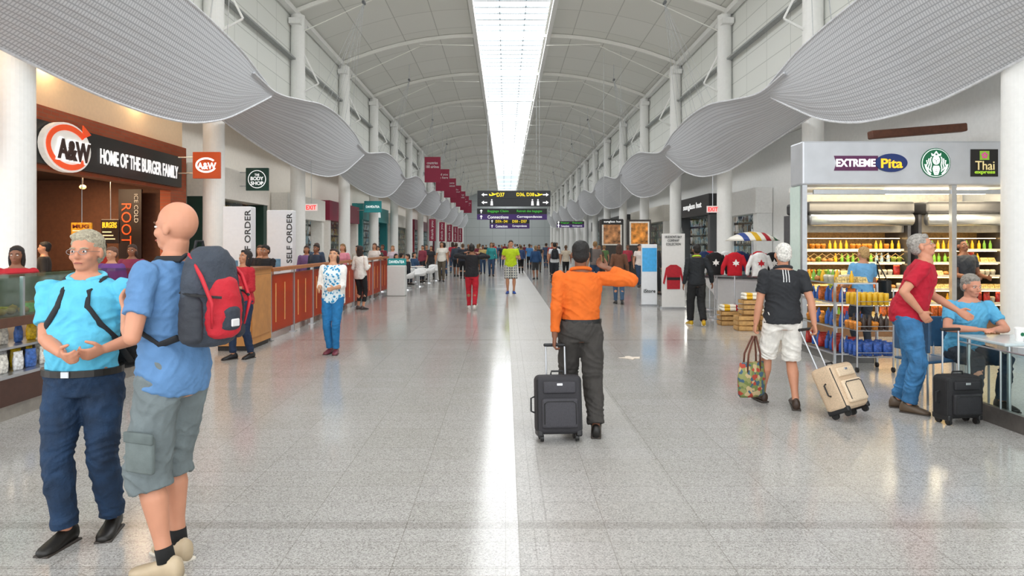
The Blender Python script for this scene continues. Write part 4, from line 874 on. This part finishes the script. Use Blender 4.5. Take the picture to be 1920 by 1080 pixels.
for zz in(.2,.55,.88):
    mb=MB()
    for q in range(9): mb.cyl((-.24+.06*q,-.2,zz),(-.24+.06*q,.2,zz),.004,n=4)
    for b_ in(-.2,.2): mb.cyl((-.24,b_,zz),(.24,b_,zz),.007,n=6); mb.cyl((-.24,b_,zz+.06),(.24,b_,zz+.06),.005,n=6)
    mk(mb,'shelf',STEEL,tr)
for a in(-.24,.24):
    for b_ in(-.2,.2): mk(MB().cyl((a-.012,b_,.035),(a+.012,b_,.035),.035,n=14),'castor',BLACK,tr)
cb_=proto('snack_bag','blue snack bag on the wire trolley','snack',bag_mb(),M('#2a4f98',.3,var=.7,scale=30),'snacks on the trolley'); yb=proto('drink_can','yellow can on the wire trolley','can',MB().tube([(0,0,0),(0,0,.005),(0,0,.15),(0,0,.16)],[.028,.033,.033,.028],12),M('#e0b020',.3),'cans on the trolley'); bk=proto('dark_bottle','dark bottle on the wire trolley','bottle',bottle_mb(.2,.032),M('#3a2a22',.25),'bottles on the trolley')
for zz,pr in((.206,cb_),(.556,bk),(.886,yb)):
    st_=.135 if pr is cb_ else .077
    for j in range(4 if pr is cb_ else 6):
        for r_ in range(3): place(food[9] if (pr is bk and j%3==0) else pr,(4.70+j*st_,9.12+r_*.12,zz),random.uniform(-.2,.2))
# cafe table, chairs, glass rail
tb=thing('cafe_table','square pale grey cafe table with steel legs','table',(5.25,6.72,0))
mk(MB().rbox((0,0,.755),(1.15,.66,.03),.01,2),'table_top',M('#c3d0d3',.15,var=.05),tb)
for a in(-.5,.5):
    for b_ in(-.28,.28): mk(MB().cyl((a,b_,0),(a,b_,.74),.018,n=10),'leg',STEEL,tb)
cup=thing('coffee_cup','white paper coffee cup with green emblem on the table','cup',(4.93,6.55,.77)); mk(MB().tube([(0,0,0),(0,0,.12)],[.03,.042],16),'cup_body',WHITE,cup,smooth=False); mk(MB().tube([(0,0,.12),(0,0,.135)],[.045,.04],16),'lid',WHITE,cup); flat(circ(.018,.018,16),(0,-.0385,.07),RF,M('#0c6b45',.5),cup,'cup_emblem',.002)
def chair(x,y,rz,c):
    ch=thing('cafe_chair','blue cafe chair with steel legs','chair',(x,y,0),rz,'cafe chairs')
    mk(MB().rbox((0,0,.45),(.42,.42,.03),.012,2),'seat',M(c,.4),ch); mk(MB().rbox((0,-.2,.72),(.42,.03,.34),.012,3),'backrest',M(c,.4),ch)
    for a in(-.18,.18):
        mk(MB().cyl((a,.18,0),(a,.18,.44),.012,n=8),'leg',STEEL,ch); mk(MB().cyl((a,-.19,0),(a,-.2,.88),.012,n=8),'leg',STEEL,ch)
chair(5.0,7.5,math.radians(180),'#3a5f80'); chair(5.5,6.1,0,'#35597a'); chair(4.58,7.45,math.radians(-70),'#35597a')
gr=thing('glass_railing','low glass railing with steel base','railing',(4.64,6.0,0))
mk(MB().box(-.03,.03,-1.2,1.0,0,.16),'base_rail',M('#6f6a66',.35,.6),gr); mk(MB().box(-.006,.006,-1.2,1.0,.161,.70),'glass_pane',glass('#eef6f4',.05),gr)
for q in(-.4,.4,.99): mk(MB().cyl((0,q,.1),(0,q,.70),.009,n=8),'post',STEEL,gr)
mk(MB().cyl((0,-1.2,.705),(0,1.0,.705),.008,n=8),'handrail',STEEL,gr)
# ---------------------------------------------------------------- right mid
b=thing('sign_totem','tall white and blue electronics store totem sign','sign',(3.95,18.8,0))
mk(MB().rbox((0,0,.87),(.42,.12,1.66),.01,1),'panel',M('#eaedf0',.4,var=.02),b); mk(MB().box(-.2,.2,-.066,-.061,.95,1.6),'blue_panel',M('#3f9fd8',.4,emit=.15,var=.1),b)
txt('iStore',.32,.1,(0,-.07,.42),RF,M('#2a2a2a',.4),b,.01); mk(MB().box(-.24,.24,-.15,.15,0,.03),'base',STEEL,b)
b=thing('banner_stand','white and red banner stand with printed text','banner',(4.42,18.0,0))
mk(MB().box(-.3,.3,-.02,.02,.05,1.98),'banner_sheet',M('#e8e6e2',.5,var=.02),b); txt("HUDSON'S BAY\nCOMPANY\nCOLLECTION",.44,.26,(0,-.03,1.8),RF,M('#333333',.5),b)
flat([(-.17,.0),(.17,.0),(.18,.38),(.24,.12),(.28,.16),(.2,.56),(.08,.64),(-.08,.64),(-.2,.56),(-.28,.16),(-.24,.12),(-.18,.38)],(0,-.03,.52),RF,M('#b81828',.5),b,'printed_jacket',.004)
mk(MB().box(-.17,.17,-.045,-.035,.76,.83),'printed_stripe',BLACK,b); mk(MB().box(-.32,.32,-.12,.12,0,.05),'base',STEEL,b)
ck=thing('retail_cart','white curved souvenir counter with display','counter',(6.0,16.6,0))
L=[]
for zz,r in((0,.55),(.1,.6),(.5,.75),(.8,.95),(.9,.98)): L.append((V((0,0,zz)),V((r*1.25,0,0)),V((0,r*.8,0))))
mk(MB().secs(L,32),'counter_body',M('#ebebec',.3,var=.02),ck,smooth=True)
mk(MB().secs([(V((0,0,.901)),V((1.25,0,0)),V((0,.82,0))),(V((0,0,.93)),V((1.25,0,0)),V((0,.82,0)))],32),'worktop',M('#3c3c3e',.3),ck)
SW={}
for (x,y,c,lb) in((5.35,17.9,'#c01828','red'),(5.75,17.8,'#e8e8e8','white'),(6.15,17.9,'#24345a','navy'),(6.6,17.8,'#c01828','red'),(5.1,15.2,'#c01828','red'),(5.55,14.9,'#e8e8e8','white'),(4.75,15.5,'#1c1c1e','black'),(5.95,15.2,'#1c1c1e','black'),(7.0,15.6,'#e8e8e8','white'),(6.5,14.9,'#b01828','red'),(4.95,16.0,'#e8e8e8','white'),(5.0,17.2,'#24345a','navy'),(6.9,17.2,'#e8e8e8','white')):
    s_=thing('hanging_sweater',lb+' souvenir sweater on a stand','clothing',(x,y,0))
    if 'm' not in SW:
        T=MB(); T.secs([(V((0,0,zz)),V((hw,0,0)),V((0,.08,0))) for zz,hw in((1.0,.17),(1.2,.17),(1.4,.18),(1.48,.14),(1.52,.06))],14); T.tube([(.15,0,1.45),(.26,0,1.2),(.28,0,1.02)],[.055,.05,.04],10); T.tube([(-.15,0,1.45),(-.26,0,1.2),(-.28,0,1.02)],[.055,.05,.04],10)
        SW['m']=remesh(T,.02,2)
    mk(SW['m'].copy(),'sweater',M(c,.9),s_,smooth=True); mk(MB().cyl((0,0,.02),(0,0,1.05),.015,n=8),'stand',STEEL,s_); mk(MB().cyl((0,0,0),(0,0,.02),.16,n=16),'base',STEEL,s_)
    if c!='#24345a':
        flat([(0,-.08),(.02,-.03),(.07,-.04),(.05,.0),(.08,.03),(.03,.03),(0,.09),(-.03,.03),(-.08,.03),(-.05,0),(-.07,-.04),(-.02,-.03)],(0,-.085,1.28),RF,WHITE if lb!='white' else M('#c01828',.6),s_,'leaf_emblem',.004)
def umb(nt,b):
    tc=nt.nodes.new('ShaderNodeTexCoord'); gd=nt.nodes.new('ShaderNodeSeparateXYZ'); nt.links.new(tc.outputs['Object'],gd.inputs[0])
    mp=nt.nodes.new('ShaderNodeMapRange'); nt.links.new(gd.outputs[0],mp.inputs[0]); mp.inputs[1].default_value=-.6; mp.inputs[2].default_value=.6
    r=nt.nodes.new('ShaderNodeValToRGB'); r.color_ramp.interpolation='CONSTANT'; e=r.color_ramp.elements
    cs=['#f0ece0','#f0ece0','#1e3f8a','#f0ece0','#e0b020','#f0ece0','#b5182b','#f0ece0','#1f6a45','#f0ece0']
    while len(e)<10: e.new(.5)
    for i,c in enumerate(cs): e[i].position=i/10; e[i].color=lin(c)+(1,)
    nt.links.new(mp.outputs[0],r.inputs['Fac']); nt.links.new(r.outputs['Color'],b.inputs['Base Color'])
STR=node_mat('striped_cloth',umb)
u=thing('umbrella','open cream umbrella with coloured stripes over the souvenir cart','umbrella',(5.85,16.2,0))
mk(MB().secs([(V((0,0,1.78)),V((.62,0,0)),V((0,.62,0))),(V((0,0,1.87)),V((.5,0,0)),V((0,.5,0))),(V((0,0,1.97)),V((.28,0,0)),V((0,.28,0))),(V((0,0,2.0)),V((.03,0,0)),V((0,.03,0)))],16),'canopy_cloth',STR,u,smooth=True)
mk(MB().cyl((0,0,.93),(0,0,2.06),.014,n=8),'pole',STEEL,u)
cr=None
for i,(x,y,z) in enumerate([(4.75,13.5,0),(5.05,13.9,0),(4.7,14.4,0),(5.2,13.3,0),(4.9,13.65,.3)]):
    if cr is None:
        cr=thing('wooden_crate','slatted pine crate with folded clothes','crate',(x,y,z),0,'wooden crates by the souvenir cart')
        mb=MB()
        for zz in(.02,.12,.22):
            mb.box(-.2,.2,-.15,-.135,zz,zz+.07).box(-.2,.2,.135,.15,zz,zz+.07).box(-.2,-.185,-.15,.15,zz,zz+.07).box(.185,.2,-.15,.15,zz,zz+.07)
        mk(mb,'slats',M('#c39a62',.6,var=.2),cr); mk(MB().box(-.19,.19,-.14,.14,0,.02),'crate_floor',M('#a87f4a',.6),cr)
    else: dup(cr,(x,y,z))
for i,(x,y,z) in enumerate([(4.9,13.65,.6),(4.7,14.4,.3),(5.2,13.3,.3)]):
    t_=thing('folded_blanket','folded white blanket with coloured stripes','blanket',(x,y,z-.0)); 
    mk(MB().rbox((0,0,.035),(.34,.24,.07),.03,3).rbox((0,0,.1),(.33,.23,.06),.025,3),'cloth',STR,t_,smooth=True)
for xx,c in((5.6,'#9a6a42'),(7.05,'#b8762f')):
    pw=thing('framed_poster','illuminated framed poster panel standing on the floor','poster',(xx,36,0))
    mk(MB().box(-.62,.62,0,.3,0,3.0),'poster_body',M('#3a3633',.5),pw)
    mk(MB().box(-.52,.52,-.04,-.001,1.65,2.9),'poster_frame',M('#d9d6ce',.4,emit=.1),pw); mk(MB().box(-.44,.44,-.06,-.041,1.72,2.82),'poster_sheet',M(c,.4,emit=.3,var=.8,scale=4),pw)
b=thing('hanging_sign','black hanging shop sign with white lettering','sign',(5.0,32,2.75)); mk(MB().rbox((0,0,0),(1.0,.1,.26),.01,1),'panel',BLACK,b); txt('sunglass hut',.8,.12,(0,-.06,0),RF,LWHITE,b)
for e in(-.4,.4): mk(MB().cyl((e,0,.1),(e,0,8.0),.008,n=6),'hanger',M('#b8bbbe',.4),b)
# ---------------------------------------------------------------- storefronts along walls
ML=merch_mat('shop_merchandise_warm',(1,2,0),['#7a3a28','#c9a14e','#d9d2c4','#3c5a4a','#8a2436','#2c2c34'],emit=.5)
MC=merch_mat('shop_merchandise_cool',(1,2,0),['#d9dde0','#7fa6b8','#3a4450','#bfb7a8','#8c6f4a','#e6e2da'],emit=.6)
def store(side,y0,y1,frame,fasc,text,tcol,inner,h=3.0,lab='shop front'):
    X=-8.58 if side<0 else 9.38; sg=1 if side<0 else -1
    s_=thing('storefront',lab,'shop front',(X,(y0+y1)/2,0)); L=(y1-y0)/2
    def bx(a,b_,c,d_,e,f): 
        x0,x1=sorted((a*sg,b_*sg)); return MB().box(x0,x1,c,d_,e,f)
    fm=M(frame,.45,var=.04)
    mk(bx(0,.55,-L,-L+.35,0,h-.002),'pilaster',fm,s_); mk(bx(0,.55,L-.35,L,0,h-.002),'pilaster',fm,s_)
    mk(bx(0,.6,-L-.02,L+.02,h,h+.9),'fascia_board',M(fasc,.4,var=.04),s_)
    mk(bx(.02,.06,-L+.35,L-.35,.02,h-.002),'shop_interior',inner,s_); mk(bx(.3,.31,-L+.35,L-.35-1.2,.1,h-.002),'shop_window',glass('#e8f0f0',.1),s_)
    if text: txt(text,min(L*1.3,len(text)*.26),.34,(.61*sg,0,h+.45),RL if side<0 else RR,tcol,s_,.015)
    return s_
store(-1,18.4,23.0,'#12382e','#ece8e0','',LWHITE,ML,3.0,'white and dark green cosmetics shop front')
store(-1,25.0,30.2,'#efece5','#efece5','',LWHITE,MC,2.7,'white shop front with lit shelves')
store(-1,31.0,37.2,'#f0ece6','#8d2340','SUSHI',LWHITE,ML,2.8,'burgundy restaurant shop front with lettering')
store(-1,38.2,46.5,'#1e7d80','#27898a','DAVIDsTEA',LWHITE,MC,3.1,'teal tea shop front with white lettering')
store(-1,48,58,'#ebe8e2','#ddd8cf','',LWHITE,ML,3.0,'cream shop front with shelves')
store(-1,60,80,'#8a2436','#7d1f38','',LWHITE,MC,3.0,'burgundy shop front with shelves')
store(1,24,28.2,'#e2e3e1','#e6e6e4','',LWHITE,MC,2.8,'white shop front with lit shelves')
store(1,29.5,34.8,'#55585a','#2a2a2c','sunglass hut',LWHITE,MC,3.0,'black sunglasses shop front with lettering')
store(1,38,48,'#efece5','#dfdacf','',LWHITE,ML,3.0,'cream shop front with shelves')
store(1,50,70,'#e6e2d9','#2f3133','',LWHITE,MC,3.0,'pale shop front with dark fascia')
b=thing('wall_screen','black wall mounted information screen','screen',(9.33,21.5,2.5)); mk(MB().rbox((0,0,0),(.08,1.2,.75),.01,1),'screen_frame',BLACK,b)
mk(MB().box(-.05,-.041,-.55,.55,-.32,.32),'display_glass',M('#2d3a44',.15,emit=.2,var=.5,scale=3),b)
for x,y in((-6.6,23.2),(7.4,24.4)):
    b=thing('exit_sign','red illuminated exit sign','sign',(x,y,2.95)); mk(MB().rbox((0,0,0),(.42,.06,.24),.01,1),'panel',M('#e8d8d4',.4,emit=.2,var=0),b); txt('EXIT',.34,.15,(0,-.035,0),RF,M('#e01818',.4,emit=1.2,var=0),b,.02)
    mk(MB().cyl((0,0,.1),(0,0,1.8),.01,n=6),'hanger',STEEL,b)
bm_=thing('timber_beam','dark brown timber beam above the kiosk','beam',(8.2,13.6,3.95)); mk(MB().rbox((0,0,0),(1.9,.2,.16),.02,1),'beam_body',M('#5a3422',.6,var=.2),bm_); bm_.rotation_euler=(0,-.08,.0)
# ---------------------------------------------------------------- centre signs
YEL=M('#f2d322',.4,emit=.8,var=0); GRN=M('#3fae3a',.4,emit=.5,var=0)
def arrow(p,x,z,dirn,y,sz=.13,m=None):
    a=sz; poly=[(-a,-.03),(.15*a,-.03),(.15*a,-.1),(a,0),(.15*a,.1),(.15*a,.03),(-a,.03)]
    o=flat(poly,(x,y,z),RF,m or LWHITE,p,'arrow_symbol',.006); 
    if dirn=='l': o.rotation_euler=(math.pi/2,math.pi,0)
    if dirn=='u': o.rotation_euler=(math.pi/2,-math.pi/2,0)
def plane(p,x,z,y):
    flat([(-.18,-.03),(-.2,.08),(-.15,.07),(-.1,.02),(.0,.05),(-.08,.14),(-.03,.14),(.1,.08),(.2,.1),(.22,.06),(.12,.02),(-.03,-.03)],(x,y,z),RF,YEL,p,'aircraft_symbol',.006)
def hsign(label,x,y,z,w,h,cols):
    b=thing('direction_sign',label,'sign',(x,y,z)); rh=h/len(cols)
    for i,c in enumerate(cols): mk(MB().box(-w/2,w/2,-.08,.08,h/2-rh*(i+1)+.008,h/2-rh*i),'sign_row',M(c,.4,var=.03),b)
    top=11.2-z
    for e in(-.35,.35): mk(MB().cyl((w*e,0,h/2),(w*e,0,top),.010,n=6),'hanger',M('#b8bbbe',.4),b)
    return b
b=hsign('black overhead gate direction sign with yellow symbols',.45,37,4.17,3.95,.86,['#1c1f24','#1c1f24'])
yy=-.09
txt('D37',.42,.22,(-.72,yy,.21),RF,YEL,b,.02); txt('D36, D38',.95,.22,(.62,yy,.21),RF,YEL,b,.02); arrow(b,-1.6,.21,'l',yy,.16); arrow(b,1.72,.21,'r',yy,.16); plane(b,-1.15,.18,yy); plane(b,1.33,.16,yy)
arrow(b,-1.6,-.21,'l',yy,.16); arrow(b,1.72,-.21,'r',yy,.16)
for xx in(-1.2,1.0,1.3):
    flat([(-.07,-.16),(.07,-.16),(.05,.08),(-.05,.08)],(xx,yy,-.21),RF,LWHITE,b,'person_symbol',.006); flat(circ(.04,.04,12),(xx,yy,-.07),RF,LWHITE,b,'person_symbol',.006)
for yy0,xx,z,w,h,rows_ in((45,.42,3.68,4.6,.74,[('#1c1f24','Baggage Claim','Retrait des bagages',GRN),('#4b2a7a','Connections','Correspondances',LWHITE)]),
   (60,.35,3.5,3.5,.85,[('#1c1f24','D37A - D41','D50 - D57',YEL),('#4b2a7a','Connections','Correspondances',LWHITE)]),
   (50,4.75,3.15,2.0,.46,[('#1c1f24','Baggage','Bagages',GRN),('#4b2a7a','Connections','Correspond.',LWHITE)])):
    b=hsign('overhead baggage and connections direction sign',xx,yy0,z,w,h,[r_[0] for r_ in rows_])
    for i,r_ in enumerate(rows_):
        zz=h/2-h/2*(i+.5); txt(r_[1],w*.3,h*.27,(-w*.2,-.09,zz),RF,r_[3],b,.01); txt(r_[2],w*.36,h*.27,(w*.25,-.09,zz),RF,r_[3],b,.01); arrow(b,-w*.44,zz,'u',-.09,.13)
MAR=M('#861c38',.6,emit=.04,var=.05); LGREY=M('#e6e2e2',.5,var=0)
words=['countries\n180 airlines','glad you\nare here','welcome\nbienvenue','hello\nbonjour','world\nmonde','fly\nvoler','thank you\nmerci']
for i in range(7):
    y=43+7*i; b=thing('hanging_banner','burgundy hanging banner with white lettering','banner',(-4.6-.02*i,y,6.4),group='burgundy hanging banners')
    mk(MB().box(-.5,.5,-.02,.02,-.8,.8),'banner_cloth',MAR,b); txt(words[i],.8,.40,(0,-.03,.3),RF,LGREY,b); mk(MB().cyl((0,0,.8),(0,0,4.0),.010,n=6),'hanger',M('#b8bbbe',.4),b)
for i in range(5):
    y=42+6*i; b=thing('banner_stand','tall narrow burgundy banner with vertical white lettering','banner',(-4.5+.03*i,y,0),group='burgundy standing banners')
    mk(MB().box(-.20,.20,-.02,.02,1.9,3.25),'banner_cloth',MAR,b); txt('thank you',1.15,.2,(0,-.03,2.57),(math.pi/2,-math.pi/2,0),LGREY,b); mk(MB().cyl((0,.03,0),(0,.03,3.25),.025,n=8).cyl((0,.03,0),(0,.03,.03),.25,n=16),'pole',STEEL,b)
tc0=None
TUB=[(-3.7,25.5,.5),(-4.2,26.3,2.2),(-3.5,27.6,1.2),(-4.3,28.4,4),(-3.4,30.0,.3),(-4.1,30.8,2.6),(-4.5,24.6,1.0),(-3.3,32.0,2.0)]
for (x,y,r) in TUB:
    if tc0 is None:
        tc0=thing('tub_chair','white moulded tub chair on a steel pedestal','chair',(x,y,0),r,'white tub chairs')
        T=MB(); n=20; v=[];f=[]
        for j,(zz,rr) in enumerate(((.42,.05),(.42,.2),(.46,.27),(.6,.3),(.75,.31))):
            for i in range(n):
                a=2*math.pi*i/n; z_=zz if j<3 else .46+(zz-.46)*(.55+.45*math.cos(a)); v.append((rr*math.cos(a),rr*math.sin(a),z_))
        for j in range(4):
            for i in range(n): f.append((j*n+i,j*n+(i+1)%n,(j+1)*n+(i+1)%n,(j+1)*n+i))
        f.append(tuple(range(n))[::-1]); me=T.add(v,f).mesh('shell')
        o_=mk(me,'seat_shell',M('#ececec',.3,var=.02),tc0,smooth=True); md=o_.modifiers.new('s','SOLIDIFY'); md.thickness=.02
        mk(MB().cyl((0,0,.03),(0,0,.42),.03),'pedestal',STEEL,tc0); mk(MB().cyl((0,0,0),(0,0,.03),.22,.2,24),'base',STEEL,tc0)
    else: dup(tc0,(x,y,0),r)
for (x,y,r),c,hr in zip([TUB[0],TUB[1],TUB[3],TUB[5],TUB[6]],['#22262e','#c9c4bc','#7a2a36','#2f4a6a','#1d1d20'],['short','long','short','bob','short']):
    fdeg=math.degrees(r)+90
    person('person seated in a white tub chair',x,y,fdeg,1.72,1,top=c,slv=.9,bot='#2a2e38',hair=hr,hc='#241812',pel=(0,-.02,.56),RA=(.1,.40,.08),LA=(-.1,.40,.08),RW=(.15,.3,.72),LW=(-.15,.3,.72))
for x,y in((-3.9,26.9),(-3.8,29.3)):
    t_=thing('round_table','small round white cafe table','table',(x,y,0)); mk(MB().cyl((0,0,.72),(0,0,.75),.35,n=28),'table_top',WHITE,t_); mk(MB().cyl((0,0,0),(0,0,.72),.03).cyl((0,0,0),(0,0,.02),.22,n=24),'pedestal',STEEL,t_)
tc_=thing('tea_stand','teal promotional tea stand','stand',(-3.6,22.6,0)); mk(MB().rbox((0,0,.5),(.6,.4,1.0),.03,2),'stand_body',M('#d9dbd8',.4,var=.02),tc_); mk(MB().rbox((0,0,1.12),(.62,.08,.22),.02,2),'header',M('#1f8a8c',.4,emit=.1),tc_); txt('DAVIDsTEA',.5,.09,(0,-.05,1.12),RF,LWHITE,tc_)
n=12; rr_=[.12+.05*math.sin(i*2.3) for i in range(n)]
flat([(rr_[i]*math.cos(i*6.283/n)*1.1,rr_[i]*math.sin(i*6.283/n)) for i in range(n)],(1.87,10.2,.002),(0,0,0),M('#e0d4c6',.8),None,'paper_scrap',.006)
o=bpy.data.objects['paper_scrap']; o['label']='torn white paper scrap lying on the floor'; o['category']='paper'
# ---------------------------------------------------------------- lights
def pt(loc,p,col,r=.04):
    l=bpy.data.lights.new('shop_fill_light','POINT'); l.energy=p; l.color=col; l.shadow_soft_size=r; o=bpy.data.objects.new('shop_fill_light',l); o.location=loc; COL.objects.link(o)
def area(name,loc,rot,sx,sy,p,col=(1,1,1)):
    l=bpy.data.lights.new(name,'AREA'); l.shape='RECTANGLE'; l.size=sx; l.size_y=sy; l.energy=p; l.color=col
    o=bpy.data.objects.new(name,l); o.location=loc; o.rotation_euler=rot; COL.objects.link(o); return o
for y in(9.5,12.5,15.5): area('shop_fill_light',(-9.6,y,3.28),(0,0,0),.6,.6,90,(1,.68,.4))
for y in(9,12,15): pt((-7.95,y,4.9),16,(1,.74,.45),.03)
area('kiosk_fill_light',(6.35,11.9,2.5),(math.radians(50),0,0),2.2,.25,55,(1,.84,.58))  # added fill lights behind the fascia, aimed at the shelves to brighten them
area('kiosk_fill_light',(8.35,11.9,2.5),(math.radians(50),0,0),1.4,.25,40,(1,.84,.58))
for y in(20,27,34,42):  # fill lights added along the shop fronts, without fixtures
    area('shop_fill_light',(-8.0,y,2.65),(0,math.radians(-60),0),.3,1.5,40,(1,.95,.86)); area('shop_fill_light',(8.8,y,2.65),(0,math.radians(60),0),.3,1.5,40,(1,.95,.86))
w=bpy.data.worlds.new('World'); sc.world=w; w.use_nodes=True; bg_=w.node_tree.nodes['Background']; bg_.inputs[0].default_value=(.96,.98,1,1); bg_.inputs[1].default_value=2.3
cam=bpy.data.cameras.new('Camera'); cam.lens=24; cam.sensor_width=36; cam.shift_x=.00625; cam.shift_y=-.0427; cam.clip_end=300; cam.clip_start=.05
co=bpy.data.objects.new('Camera',cam); co.location=(0,0,1.7); co.rotation_euler=(math.pi/2,0,0); COL.objects.link(co); sc.camera=co
sc.view_settings.view_transform='Standard'; sc.view_settings.exposure=0.15
